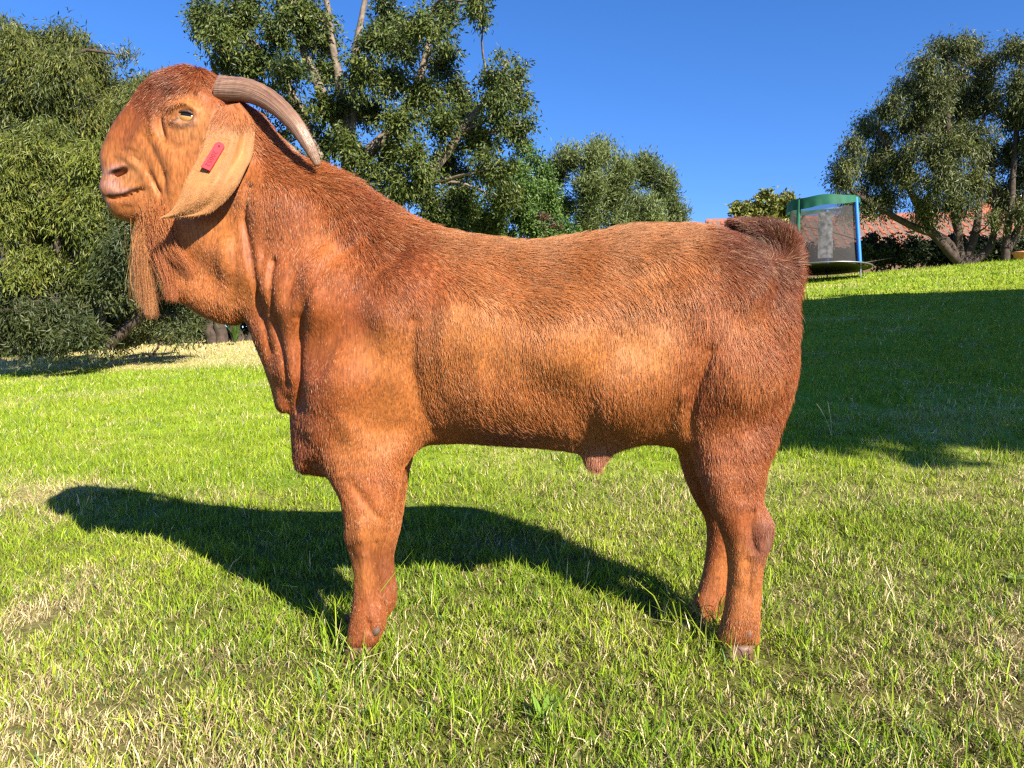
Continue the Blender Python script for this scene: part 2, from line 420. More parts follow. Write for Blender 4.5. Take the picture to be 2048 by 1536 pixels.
# right: multi-stemmed tree and its neighbour at the edge, hedge beneath
WIL = ((.022,.036,.009), (.125,.138,.030), (.20,.20,.07))
b = gbase(1925, 24.5)
tree('spreading_tree', 'wide multi-stemmed tree in front of the red tiled roof', 'tree', b,
     [(1885,105,40),(1930,100,42),(1975,130,36),(1845,140,40),(1900,155,48),(1960,175,45),(1810,185,40),(1860,200,48),(1930,215,48),(1990,215,35),(1775,220,36),(1815,245,45),(1880,260,50),(1950,270,48),(1740,262,34),(1765,300,42),(1830,305,48),(1900,315,48),(1965,325,42),(1705,300,30),(1695,340,30),(1740,345,40),(1800,355,45),(1870,365,45),(1940,375,42),(1680,375,25),(1720,392,32),(1780,400,38),(1850,410,38),(1690,335,16),(1672,345,14),(1920,420,35),(1990,390,30),(1740,425,26),(1700,425,22),(1850,440,20),(1990,440,20)],
     24.5, 76000, (.14, .034), WIL, .55,
     rel(b, [[(1920,530),(1915,460),(1905,380),(1895,240),(1900,130)],[(1915,520),(1870,470),(1830,400),(1790,320),(1760,270)],[(1918,525),(1890,480),(1820,450),(1750,410),(1700,380)],[(1925,530),(1950,470),(1960,380),(1955,260)],[(1930,530),(1975,500),(1990,440),(1985,330)],[(1905,380),(1850,300),(1840,200)]], 24.5),
     .16, m_bark_shaded, 21, 1.2, clus=.42, per=26, fill=.35)
b = gbase(2012, 24)
tree('edge_tree', 'tree with a dark straight stem cut by the right edge of the picture', 'tree', b,
     [(2040,110,38),(2030,170,36),(2060,200,45),(2035,240,40),(2060,290,45),(2025,310,36),(2045,360,40),(2010,400,30),(2055,420,38),(2085,120,40),(2095,350,45),(2095,240,45)],
     24, 28000, (.14, .034), WIL, .55, rel(b, [[(2010,530),(2018,430),(2030,300),(2045,120)],[(2014,500),(2040,440),(2060,300)]], 24), .13, m_bark_shaded, 22, .6, clus=.42)
b = gbase(1880, 26)
tree('low_hedge', 'low hedge with shade-darkened leaves along the top of the slope below the roof', 'hedge', b,
     [(x_, 512, 26) for x_ in range(1420, 2110, 34)] + [(x_, 490, 20) for x_ in range(1740, 2090, 44)], 26, 30000, (.14, .07), ((.012,.020,.008), (.035,.05,.014)), .1, None, .05, m_bark_shaded, 23, .3, clus=.3, twig=False)  # near-black leaf colours carry the shade under the tree
b = gbase(1535, 25)
tree('yellowish_bush', 'small yellow-green bush between the raised tail and the trampoline', 'bush', b,
     [(1480,430,18),(1512,420,24),(1545,410,28),(1578,415,26),(1535,440,30),(1500,450,26),(1570,445,28),(1530,388,11),(1470,412,8),(1578,392,10)],
     25, 7000, (.15, .085), ((.09,.11,.022), (.23,.22,.045)), -.2, None, .05, m_bark_shaded, 24, .3, clus=.22, per=14)
# tree out of the picture on the sunny side: its shade lies across the slope
b = np.array([7.8, 1.9, float(ground_z(7.8, 1.9)) - .05]); zc = b[2]
rr_ = np.random.default_rng(30); wbs = []
while len(wbs) < 140:
    gx_, gy_ = rr_.uniform(1.3, 11.0), rr_.uniform(4.1, 17.6); hh = rr_.uniform(2.4, 8.6)
    g_ = np.array([gx_, gy_, float(ground_z(gx_, gy_))]); c_ = g_ + SUN * (hh / SUN[2])
    if c_[0] < .74 * max(c_[1], 0) + 2.6 or math.hypot(c_[0] - b[0], c_[1] - b[1]) > 6.4 or c_[2] - zc < 2.0: continue
    wbs.append((c_, np.array([1.15, 1.15, .9])))
tree('shade_tree', 'leafy tree beyond the right edge whose shade lies across the slope', 'tree', b, None, 0, 62000, (.30, .19), ((.05,.08,.02), (.10,.14,.03)), .3, None, .24, None, 31, 0, None, wbs, .5, twig=False)

# far wooded skyline that closes the view to both sides
rr_ = np.random.default_rng(91); Cf = []
for a_ in np.linspace(-1.35, 1.35, 150):
    R_ = rr_.uniform(70, 95); x_, y_ = R_ * math.sin(a_), R_ * math.cos(a_); z_ = float(ground_z(x_, y_)); hh_ = rr_.uniform(2.5, 5.5)
    q_ = rr_.normal(0, 1, (150, 3)); q_ /= np.linalg.norm(q_, axis=1)[:, None]
    Cf.append(np.array([x_, y_, z_ + hh_ * .5]) + q_ * np.array([2.8, 2.8, hh_ * .55]) * (rr_.random(150) ** .4)[:, None])
Cf = np.concatenate(Cf); nf = len(Cf)
cf = np.array((.03,.045,.014)) + rr_.random(nf)[:, None] * np.array((.06,.075,.018))
far = leaves('distant_trees', Cf, rr_.normal(0, 1, (nf, 3)), np.full(nf, 1.1), np.full(nf, .7), cf, m_leaf, None, rr_)
tag(far, 'far wooded skyline beyond the garden', 'trees', kind='stuff')

# ------------------------------------------------------------------ house with red tiled roof
m_tile = mat_plain('terracotta_tile', (.36,.105,.055), .8, .4, 3.5, .3)
m_wall = mat_plain('house_brick', (.13,.075,.055), .9, .12, 4)
m_fascia = mat_plain('roof_timber', (.16,.10,.07), .8, .2, 8)
HY = 31.0
hx0, hx1 = (1440 - 1024) / F_PX * HY, (2075 - 1024) / F_PX * HY
ze = px(0, 503, HY)[2]; yr = HY + 3.1; zr = px(0, 438, yr)[2]
hz = float(ground_z((hx0 + hx1) / 2, HY)) - .3
house = empty('house', ((hx0 + hx1) / 2, HY, hz)); tag(house, 'house with a red tiled roof behind the trees at the top of the slope', 'house')
def boxbm(x0_, x1_, y0_, y1_, z0_, z1_, bm=None):
    bm = bm or bmesh.new()
    v = [bm.verts.new((x, y, z)) for x in (x0_, x1_) for y in (y0_, y1_) for z in (z0_, z1_)]
    for f in ((0,1,3,2),(4,6,7,5),(0,4,5,1),(2,3,7,6),(0,2,6,4),(1,5,7,3)): bm.faces.new([v[i] for i in f])
    bmesh.ops.recalc_face_normals(bm, faces=bm.faces)
    return bm
bm_obj('wall', boxbm(hx0 + .4, hx1 - .4, HY + .5, HY + 5.7, hz, ze - .02), m_wall, house)
bm = bmesh.new()
for sy in (-1, 1):
    ye_ = yr + sy * 3.1
    f = [bm.verts.new(p) for p in ((hx0, ye_, ze), (hx1, ye_, ze), (hx1, yr, zr), (hx0, yr, zr))]; bm.faces.new(f)
bmesh.ops.recalc_face_normals(bm, faces=bm.faces)
roof = bm_obj('roof', bm, m_fascia, house)
sol = roof.modifiers.new('thick', 'SOLIDIFY'); sol.thickness = .12; sol.offset = -1
ncol, nrow = 38, 7
tw = (hx1 - hx0) / ncol; sl = np.array([0, 3.1, zr - ze]); slen = np.linalg.norm(sl); sl /= slen; nrm_ = np.array([0, -sl[2], sl[1]]); tl_ = slen / nrow
def tile_mesh():
    bm = bmesh.new(); prof = [(-.5, .03), (-.3, .0), (-.1, .03), (.1, .085), (.3, .10), (.5, .06)]; rings = []
    for s in (-.04, 1.06):
        rings.append([bm.verts.new((a * tw, *(sl[1:] * (s * tl_) + nrm_[1:] * (z_ + .07 - .045 * s)))) for a, z_ in prof])
    for i in range(5): bm.faces.new((rings[0][i], rings[0][i + 1], rings[1][i + 1], rings[1][i]))
    low = [bm.verts.new((a * tw, *(sl[1:] * (-.04 * tl_) + nrm_[1:] * (z_ + .045)))) for a, z_ in prof]
    for i in range(5): bm.faces.new((low[i], low[i + 1], rings[0][i + 1], rings[0][i]))
    bmesh.ops.recalc_face_normals(bm, faces=bm.faces)
    me = bpy.data.meshes.new('roof_tile'); bm.to_mesh(me); bm.free(); me.materials.append(m_tile); return me
tme = tile_mesh()
for i in range(ncol):
    for j in range(nrow):
        o = bpy.data.objects.new('roof_tile', tme); COL.objects.link(o); o.parent = roof; o.matrix_parent_inverse = Matrix.Translation(world_loc(roof)).inverted()
        p = np.array([hx0 + (i + .5) * tw, HY, ze]) + sl * (j * tl_)
        o.location = tuple(p + rng.normal(0, .006, 3)); o.rotation_euler = (0, rng.normal(0, .012), rng.normal(0, .01))
T_ = Tubes(); T_.tube(np.array([[x_, yr, zr + .06] for x_ in np.linspace(hx0 - .1, hx1 + .1, 12)]), .14, .14, 8); T_.build('ridge_cap', m_tile, roof)
# taller gable behind the main roof
gy_ = yr + 4; gp = px(1935, 393, gy_); gl, gr_ = px(1845, 445, gy_), px(2035, 445, gy_)
bm = bmesh.new()
A_ = [bm.verts.new(p) for p in (gl, gp, gr_)]; B_ = [bm.verts.new(np.array(p) + np.array([0, 4, 0])) for p in (gl, gp, gr_)]
bm.faces.new((A_[0], A_[1], B_[1], B_[0])); bm.faces.new((A_[1], A_[2], B_[2], B_[1])); bm.faces.new((A_[0], A_[2], A_[1]))
bmesh.ops.recalc_face_normals(bm, faces=bm.faces); bm_obj('gable', bm, m_tile, house)
T_ = Tubes(); T_.tube([gp + np.array([-.05, -.05, .05]), (gp + gr_) / 2 + np.array([0, -.05, .05]), gr_ + np.array([0, -.05, .05])], .09, .09, 6); T_.build('barge_board', mat_plain('white_board', (.7, .68, .64), .6), house)

house.rotation_euler = (0, 0, -.15)
# ------------------------------------------------------------------ trampoline
m_steel = mat_plain('galvanised_steel', (.22,.23,.24), .45, .15, 30, metallic=.8)
m_blue = mat_plain('blue_foam', (.015,.16,.62), .5, .08, 12)
m_green = mat_plain('green_canvas', (.004,.085,.048), .7, .18, 6, .3)
m_black = mat_plain('black_mat', (.012,.012,.014), .7, .2, 30)
m_net, N, L, B = new_mat('safety_net'); B.inputs['Base Color'].default_value = (.055,.05,.05, 1); B.inputs['Roughness'].default_value = .9
tr_ = N.new('ShaderNodeBsdfTransparent'); mx_ = N.new('ShaderNodeMixShader'); mx_.inputs[0].default_value = .5
tcn = N.new('ShaderNodeTexCoord'); nzn = N.new('ShaderNodeTexNoise'); nzn.inputs['Scale'].default_value = 2.5; L.new(tcn.outputs['Object'], nzn.inputs[0])
mrn = N.new('ShaderNodeMapRange'); mrn.inputs['To Min'].default_value = .38; mrn.inputs['To Max'].default_value = .62; L.new(nzn.outputs[0], mrn.inputs[0]); L.new(mrn.outputs[0], mx_.inputs[0])
L.new(tr_.outputs[0], mx_.inputs[1]); L.new(B.outputs[0], mx_.inputs[2]); L.new(mx_.outputs[0], N['Material Output'].inputs['Surface'])
TD = 20.8; tx = (1646 - 1024) / F_PX * TD; tz = float(ground_z(tx, TD)) + .07; TR = 1.22; PR = 1.00
tramp = empty('trampoline', (tx, TD, tz)); tag(tramp, 'round trampoline with blue padded poles, dark net and green top band', 'trampoline')
def P3(r, a, z_): return np.array([tx + r * math.cos(a), TD + r * math.sin(a), tz + z_])
ring = np.array([P3(TR, a, .24) for a in np.linspace(0, 2 * math.pi, 41)])
T_ = Tubes(); T_.tube(ring, .02, .02, 8); T_.build('frame_ring', m_steel, tramp)
bm = bmesh.new(); vs = [bm.verts.new(P3(TR * .9, a, .22)) for a in np.linspace(0, 2 * math.pi, 40, endpoint=False)]; bm.faces.new(vs); bm_obj('mat', bm, m_black, tramp)
n_ = 48; Vp = []; 
for a in np.linspace(0, 2 * math.pi, n_, endpoint=False):
    for r_, z_ in ((TR * .90, .235), (TR * .97, .255), (TR * .985, .225)): Vp.append(P3(r_, a, z_ + .006 * math.sin(a * 9)))
i_ = np.arange(n_ * 3).reshape(n_, 3); j_ = np.roll(i_, -1, 0)
mesh_arrays('safety_pad', np.array(Vp), np.concatenate([np.stack([i_[:, k], j_[:, k], j_[:, k + 1], i_[:, k + 1]], -1) for k in (0, 1)]), m_black, tramp)
pol = [-.86, 1.08, 2.3, 3.62]
def rad_at(s): return PR - .02 - .10 * s
HT = 2.0
for a in pol:
    T_ = Tubes(); T_.tube([P3(PR + .02, a, -.1), P3(PR + .02, a, .26)], .022, .022, 8); lg = T_.build('leg', m_steel, tramp)
    T_ = Tubes(); T_.tube([P3(rad_at(s) + .02, a, .26 + s * (HT - .26)) for s in np.linspace(0, 1, 8)], .055, .05, 10); T_.build('pole', m_blue if a < 1.5 else m_green, tramp)
Vn = []; n_, k_ = 60, 10
for a in np.linspace(0, 2 * math.pi, n_, endpoint=False):
    for s in np.linspace(0, 1, k_): Vn.append(P3(rad_at(s) - .06 - .02 * math.cos(a * 6) * math.sin(s * math.pi), a, .26 + s * (HT - .3)))
i_ = np.arange(n_ * k_).reshape(n_, k_); j_ = np.roll(i_, -1, 0)
mesh_arrays('net', np.array(Vn), np.stack([i_[:, :-1], j_[:, :-1], j_[:, 1:], i_[:, 1:]], -1).reshape(-1, 4), m_net, tramp)
Vn = []; n_, k_ = 72, 5
for a in np.linspace(0, 2 * math.pi, n_, endpoint=False):
    for s in np.linspace(0, 1, k_):
        z_ = HT + .03 + .014 * math.sin(a * 6 + .5) - s * (.07 + .22 * (.5 - .5 * math.cos(a - .6)) )
        Vn.append(P3(rad_at(1) + .045 + .015 * math.sin(a * 17) * s, a, z_))
i_ = np.arange(n_ * k_).reshape(n_, k_); j_ = np.roll(i_, -1, 0)
mesh_arrays('top_band', np.array(Vn), np.stack([i_[:, :-1], j_[:, :-1], j_[:, 1:], i_[:, 1:]], -1).reshape(-1, 4), m_green, tramp)
# pale entrance flap of the net
Vn = []
for a in np.linspace(4.18, 4.62, 8):
    for s in np.linspace(.08, .80, 12): Vn.append(P3(rad_at(s) - .12 + .015 * math.sin(s * 11 + a * 9), a, .26 + s * (HT - .3)))
i_ = np.arange(8 * 12).reshape(8, 12)
mesh_arrays('net_door', np.array(Vn), np.stack([i_[:-1, :-1], i_[1:, :-1], i_[1:, 1:], i_[:-1, 1:]], -1).reshape(-1, 4), mat_plain('pale_mesh', (.24,.24,.26), .9, .8, 9), tramp)
# terracotta pot at the foot of the edge tree
pc = px(2040, 516, 22.3); zg = float(ground_z(pc[0], 22.3))
bm = bmesh.new(); prof = [(.0, 0), (.13, 0), (.19, .26), (.22, .27), (.22, .32), (.18, .32), (.16, .22), (0, .2)]; rg = []
for r_, z_ in prof: rg.append([bm.verts.new((pc[0] + max(r_, .002) * math.cos(a), 22.3 + max(r_, .002) * math.sin(a), zg + z_ * .7)) for a in np.linspace(0, 2 * math.pi, 16, endpoint=False)])
for a_, b_ in zip(rg[:-1], rg[1:]):
    for i in range(16): bm.faces.new((a_[i], a_[(i + 1) % 16], b_[(i + 1) % 16], b_[i]))
tag(bm_obj('plant_pot', bm, mat_plain('pot_clay', (.50,.20,.10), .8, .2, 12), None, True), 'small terracotta pot at the foot of the edge tree', 'pot')
# ------------------------------------------------------------------ the goat: one body grown from traced outlines
BODY = [(434,156),(405,140),(375,136),(345,142),(315,154),(290,172),(268,200),(246,226),(229,250),(216,275),(207,295),(202,312),(203,332),(207,350),
        (203,364),(201,380),(207,394),(215,408),(222,424),(234,436),(255,444),(280,448),(298,456),(312,490),(325,530),(338,570),(350,596),(375,612),(405,632),
        (440,645),(470,649),(490,642),(502,662),(512,690),(526,725),(540,765),(548,795),(553,815),(566,826),(579,822),(584,850),(588,890),(593,925),(602,941),
        (630,946),(665,955),(700,985),(765,985),(800,925),(840,893),(900,886),(960,886),(1040,890),(1100,896),(1148,902),(1163,912),(1172,928),(1186,936),(1203,934),(1216,916),
        (1235,900),(1290,888),(1340,893),(1385,905),(1430,985),(1500,985),(1530,915),(1538,875),(1554,840),(1574,795),(1585,745),(1588,690),(1588,640),(1582,590),
        (1575,545),(1545,505),(1500,480),(1465,465),(1400,451),(1330,450),(1250,455),(1180,467),(1100,480),(1040,482),(980,476),(900,460),(830,434),(770,399),
        (720,366),(690,349),(650,330),(620,321),(590,303),(560,271),(530,231),(500,210),(470,198),(448,188)]
TCTL = [(375,150,.030),(370,185,.052),(375,235,.068),(330,260,.056),(390,330,.066),(440,300,.070),(345,380,.058),(440,210,.062),
        (215,318,.028),(205,340,.022),(225,345,.030),(260,250,.034),(240,285,.033),(290,200,.036),(300,300,.050),(250,390,.037),(215,385,.030),(300,420,.042),(250,432,.030),
        (480,330,.082),(480,230,.066),(560,420,.108),(560,300,.06),(640,345,.065),(430,590,.052),(380,560,.045),(450,460,.070),(500,520,.092),(520,640,.06),(540,720,.06),
        (565,800,.035),(680,600,.158),(600,600,.115),(600,740,.10),(720,760,.170),(620,880,.10),(655,850,.14),(600,800,.085),(665,800,.155),(640,920,.09),(730,940,.115),(1470,940,.115),(730,470,.105),(800,480,.118),(700,380,.07),
        (830,620,.180),(950,650,.200),(1100,680,.212),(1000,820,.192),(1100,870,.15),(1300,650,.176),(1250,800,.185),(1040,520,.14),(1300,500,.14),
        (1450,560,.152),(1480,760,.165),(1440,880,.13),(1560,560,.085),(1580,700,.105),(1560,800,.11),(1195,925,.016),(1330,860,.12),(850,860,.13),(760,880,.14)]
def path(L, dep=None):
    return [tuple(px(p, q, D if dep is None else dep)[[0, 2]]) for p, q in L]

h = 0.0045
x0, x1 = px(175, 0)[0], px(1650, 0)[0]; z0, z1 = -0.03, px(0, 105)[2]
y0, y1 = D - .245, D + .245
gx = np.arange(x0, x1, h); gy = np.arange(y0, y1, h); gz = np.arange(z0, z1, h)
X2, Z2 = np.meshgrid(gx, gz, indexing='ij')
bodyP = catmull(path(BODY), 3)
d2 = poly_sdf(X2, Z2, bodyP)
d2 = d2 - .006 * smooth01(px(440, 0)[0], px(520, 0)[0], X2) * smooth01(px(0, 560)[2], px(0, 480)[2], Z2)      # room for the long coat on neck and back
T2 = shepard(X2, Z2, path([(a, b) for a, b, c in TCTL]), [c for *_, c in TCTL], .035)
# surface relief: (polyline in pixels, depth in mm (negative = groove), width in mm)
RELIEF = [
 ([(497,372),(488,440),(499,505),(508,560),(516,625),(530,700)], -11, 8), ([(520,400),(515,470),(522,540),(530,600)], 3, 12),
 ([(548,520),(544,590),(552,660),(566,720),(572,770)], -12, 7), ([(575,540),(572,620),(580,700),(578,780)], 4, 11),
 ([(610,640),(602,700),(601,760),(594,812)], -15, 8), ([(640,600),(628,680),(620,760)], 5, 16),
 ([(735,465),(680,520),(640,575),(615,635)], -6, 9), ([(690,435),(640,490),(600,545),(580,600)], -5, 8),
 ([(800,500),(745,570),(690,650),(655,740)], -7, 16), ([(770,520),(710,600),(665,690)], 5, 16), ([(660,505),(620,560),(595,620)], 6, 12),
 ([(470,470),(468,540),(455,600)], -4, 9), ([(440,470),(440,540),(430,600)], 3, 10),
 ([(446,175),(430,205),(428,240),(422,268),(408,300)], -11, 7),
 ([(660,760),(690,830),(735,890)], 6, 25), ([(838,650),(832,730),(845,810),(872,866)], -9, 15), ([(780,640),(790,730),(800,830)], 8, 30),
 ([(1405,700),(1385,780),(1378,830),(1392,890),(1404,930)], -10, 10), ([(1360,790),(1355,840),(1370,885)], 7, 14),
 ([(1240,545),(1320,600),(1360,690)], -8, 40), ([(1200,520),(1270,525),(1340,500)], 7, 25), ([(1440,620),(1430,740),(1420,840)], 8, 35),
 ([(1520,640),(1510,760),(1500,860)], -4, 25), ([(900,600),(890,700),(900,800)], 3, 14), ([(960,590),(955,700),(965,800)], 3, 14), ([(1020,590),(1020,700),(1030,800)], 3, 14),
 ([(868,862),(940,868),(1040,872),(1130,880),(1160,890)], -8, 9),
 # face
 ([(203,391),(226,392),(246,389),(262,382),(283,377)], -9, 3.2), ([(215,378),(240,378),(262,370)], 3, 6), ([(222,402),(250,402),(275,392)], 2, 8),
 ([(297,347),(306,362),(318,385)], -7, 4.5), ([(262,309),(280,322),(297,346)], -4, 5), ([(235,312),(252,322),(268,330)], 3, 7),
 ([(219,345),(231,342),(243,337)], -20, 4.6), ([(214,338),(228,331),(244,328)], 4, 4.5), ([(222,352),(236,349),(246,344)], 3, 4),
 ([(352,182),(334,203),(325,225),(323,250),(330,278)], -9, 6), ([(318,205),(308,235),(306,265)], 5, 9), ([(345,290),(375,300),(402,290)], -3, 8), ([(320,290),(345,330),(350,380)], 4, 14), ([(352,222),(368,214),(388,216),(398,226)], 7, 6),
 ([(350,180),(380,175),(410,190)], 4, 12), ([(350,246),(372,254),(396,248)], 4, 5), ([(318,415),(325,380),(330,350)], -4, 8),
 ([(300,170),(270,215),(240,260)], -2, 6), ([(325,180),(300,225),(270,270)], 3, 8),
]
fold = np.zeros_like(T2)
for pl, dep, wid in RELIEF:
    P = catmull([px(p, q, D - .09)[[0, 2]] for p, q in pl], 4, False)
    # features on the head lie nearer the mid plane
    if pl[0][0] < 430: P = catmull([px(p, q, D - .05)[[0, 2]] for p, q in pl], 4, False)
    dd = line_dist(X2, Z2, P)
    fold += dep * .001 * np.exp(-(dd / (wid * .001)) ** 2) * (1.35 if pl[0][0] < 430 else 1.0)
# gentle irregular flesh
fold += (vnoise(X2 * 14 + 40, Z2 * 14 + 40, 2) - .5) * .007 * smooth01(.02, .1, d2)
rc = np.random.default_rng(8)
for _ in range(16):
    a0, b0 = rc.uniform(500, 640), rc.uniform(420, 640); pl = [(a0, b0), (a0 - rc.uniform(0, 25), b0 + 45), (a0 - rc.uniform(5, 40), b0 + 95)]
    fold -= rc.uniform(.001, .0028) * np.exp(-(line_dist(X2, Z2, [px(p, q, D - .1)[[0, 2]] for p, q in pl]) / .0045) ** 2)
for pl, dp in (([(400,262),(372,268),(345,262)], 1.6), ([(404,216),(384,206),(358,210)], 2.2), ([(398,208),(380,199),(360,202)], 1.4), ([(308,300),(330,345),(338,400)], 2.2), ([(290,318),(312,360),(322,410)], 2.0), ([(240,300),(262,300),(285,312)], 2.2), ([(222,312),(240,318),(256,330)], 1.8), ([(232,408),(262,412),(290,400)], 1.4), ([(330,285),(338,300),(340,320)], 1.5), ([(285,270),(300,290),(312,318)], 1.4)):
    fold -= 1.7 * dp * .001 * np.exp(-(line_dist(X2, Z2, catmull([px(p, q, D - .045)[[0, 2]] for p, q in pl], 4, False)) / .0036) ** 2)
EYE = px(374, 234, D - .062)
fold += .007 * np.exp(-(np.hypot(X2 - EYE[0], (Z2 - EYE[2] - .008) / 1.1) / .042) ** 2)
de = np.hypot((X2 - EYE[0]) / 1.35, Z2 - EYE[2] )
fold -= .012 * np.exp(-(de / .0105) ** 4)
Tb = np.maximum(T2 + fold, .006); Rb = np.maximum(T2 * 1.12, .02)

def inflate(q, T, R, d):
    return (np.sqrt((q / T) ** 2 + (np.maximum(R - d, 0) / R) ** 2) - 1) * np.minimum(T, R)

Fv = np.empty((len(gx), len(gy), len(gz)), np.float32)
for j, y in enumerate(gy):
    Fv[:, j, :] = inflate(abs(y - D), Tb, Rb, d2)

def add_piece(poly, depth, yc_of_z, T_of_z, k, Rf=1.0, extra=None):
    P = catmull([px(p, q, depth)[[0, 2]] for p, q in poly], 3)
    m = .06
    ix = slice(max(0, np.searchsorted(gx, P[:, 0].min() - m)), np.searchsorted(gx, P[:, 0].max() + m))
    iz = slice(max(0, np.searchsorted(gz, P[:, 1].min() - m)), np.searchsorted(gz, P[:, 1].max() + m))
    Xs, Zs = X2[ix, iz], Z2[ix, iz]
    d = poly_sdf(Xs, Zs, P); T = T_of_z(Xs, Zs)
    if extra is not None: T = np.maximum(T + extra(Xs, Zs), .005)
    yc = yc_of_z(Zs)
    for j, y in enumerate(gy):
        f = inflate(np.abs(y - yc), T, T * Rf, d)
        Fv[ix, j, iz] = smin(Fv[ix, j, iz], f.astype(np.float32), k)

def zinterp(table, depth):
    zs = np.array([px(0, q, depth)[2] for q, *_ in table])[::-1]; vs = np.array([t[1] for t in table])[::-1]
    return lambda Z: np.interp(Z, zs, vs)

NEARD, FARD = D - .085, D + .085
near_fore = [(665,770),(640,860),(645,915),(664,955),(682,1000),(690,1045),(689,1072),(699,1105),(707,1140),(707,1190),(702,1230),(696,1262),(697,1294),
             (750,1294),(766,1264),(773,1235),(763,1195),(760,1150),(762,1110),(774,1075),(786,1040),(796,980),(806,930),(830,880),(826,770)]
far_fore = [(a_ + 14, b_) for a_, b_ in [(670,790),(665,900),(682,960),(697,1015),(699,1042),(708,1070),(713,1110),(712,1160),(706,1195),(690,1228),(686,1256),
            (742,1256),(770,1222),(780,1190),(776,1150),(774,1110),(783,1070),(790,1030),(800,960),(815,880),(820,790)]]
near_hind = [(1405,780),(1392,860),(1396,910),(1403,960),(1418,1010),(1436,1050),(1450,1090),(1456,1130),(1455,1170),(1450,1215),(1443,1250),(1441,1288),
             (1510,1288),(1518,1258),(1521,1210),(1523,1165),(1529,1127),(1542,1088),(1547,1054),(1540,1032),(1526,1005),(1522,975),(1529,925),(1546,880),(1556,840),(1560,780)]
far_hind = [(1340,840),(1352,898),(1368,950),(1390,1000),(1408,1030),(1415,1062),(1412,1110),(1402,1160),(1387,1200),(1370,1232),(1366,1252),
            (1432,1252),(1444,1225),(1452,1180),(1458,1130),(1476,1090),(1490,1050),(1486,1000),(1488,900),(1490,840)]
hindT = [(800,.010),(870,.040),(910,.052),(950,.050),(1010,.040),(1060,.036),(1120,.027),(1180,.026),(1230,.032),(1300,.035)]
yH = lambda o: [(800,o*.030),(870,o*.052),(920,o*.066),(960,o*.076),(1010,o*.084),(1060,o*.086),(1300,o*.082)]
tendon = [([(1505,1020),(1500,1060),(1510,1100)], -6, 6), ([(1530,1050),(1520,1100),(1508,1180)], 3, 7), ([(1480,1010),(1470,1080),(1480,1160)], 4, 10), ([(1500,1120),(1500,1200)], -3, 5)]
foreten = [([(752,1085),(754,1140),(754,1205)], -7, 5), ([(724,1045),(722,1075)], 5, 12), ([(728,1110),(728,1190)], 3, 8), ([(700,1095),(706,1120)], -5, 7), ([(738,1240),(738,1262)], -5, 5), ([(762,1110),(764,1180)], 3, 5), ([(700,960),(740,1010),(765,1040)], -3, 10)]
def ftend(Xs, Zs):
    s = 0
    for pl, dep, wid in foreten:
        s = s + 1.7 * dep * .001 * np.exp(-(line_dist(Xs, Zs, [px(p, q, NEARD - .03)[[0, 2]] for p, q in pl]) / (wid * .001)) ** 2)
    return s
def tend(Xs, Zs):
    s = 0
    for pl, dep, wid in tendon:
        s = s + dep * .001 * np.exp(-(line_dist(Xs, Zs, [px(p, q, NEARD - .03)[[0, 2]] for p, q in pl]) / (wid * .001)) ** 2)
    return s
kneeT = [(800,.010),(870,.042),(910,.052),(950,.050),(1000,.045),(1060,.040),(1110,.030),(1180,.026),(1230,.034),(1300,.033)]
yN = lambda o: [(800,o*.030),(870,o*.056),(920,o*.072),(960,o*.080),(1010,o*.087),(1100,o*.088),(1300,o*.085)]
for sgn, dep, poly in ((-1, NEARD, near_fore), (1, FARD, far_fore)):
    yt = zinterp(yN(sgn), dep); tt = zinterp(kneeT, dep)
    add_piece(poly, dep, lambda Z, yt=yt: D + yt(Z), lambda Xs, Zs, tt=tt: tt(Zs), .045, extra=ftend if sgn < 0 else None)
for sgn, dep, poly in ((-1, NEARD, near_hind), (1, FARD, far_hind)):
    yt = zinterp(yH(sgn), dep); tt = zinterp(hindT, dep)
    add_piece(poly, dep, lambda Z, yt=yt: D + yt(Z), lambda Xs, Zs, tt=tt: tt(Zs), .045, extra=tend if sgn < 0 else None)
# dewlap flap that hangs off the chest, and the upturned tail
add_piece([(575,690),(562,740),(556,790),(562,818),(576,824),(588,812),(596,780),(600,730),(596,690)], D - .03, lambda Z: D - .035 + 0 * Z, lambda Xs, Zs: .016 + 0 * Xs, .012)
add_piece([(1560,600),(1520,520),(1480,478),(1464,452),(1474,440),(1520,446),(1562,456),(1584,476),(1594,505),(1594,545),(1586,590)], D, lambda Z: D + 0 * Z, lambda Xs, Zs: .034 + 0 * Xs, .02)
V, Q = surface_nets(Fv, np.array([gx[0], gy[0], gz[0]]), h)
del Fv
def relax(V, Q, it):
    for _ in range(it):
        acc = np.zeros_like(V); cnt = np.zeros(len(V))
        for a, b in ((0, 1), (1, 2), (2, 3), (3, 0)):
            for s, t in ((a, b), (b, a)):
                for c in range(3): acc[:, c] += np.bincount(Q[:, s], V[Q[:, t], c], len(V))
                cnt += np.bincount(Q[:, s], minlength=len(V))
        V = V * .4 + .6 * acc / np.maximum(cnt, 1)[:, None]
    return V
V = relax(V, Q, 2)
# keep only the connected body (drop any stray bits)
PXV, PYV = to_px(V)

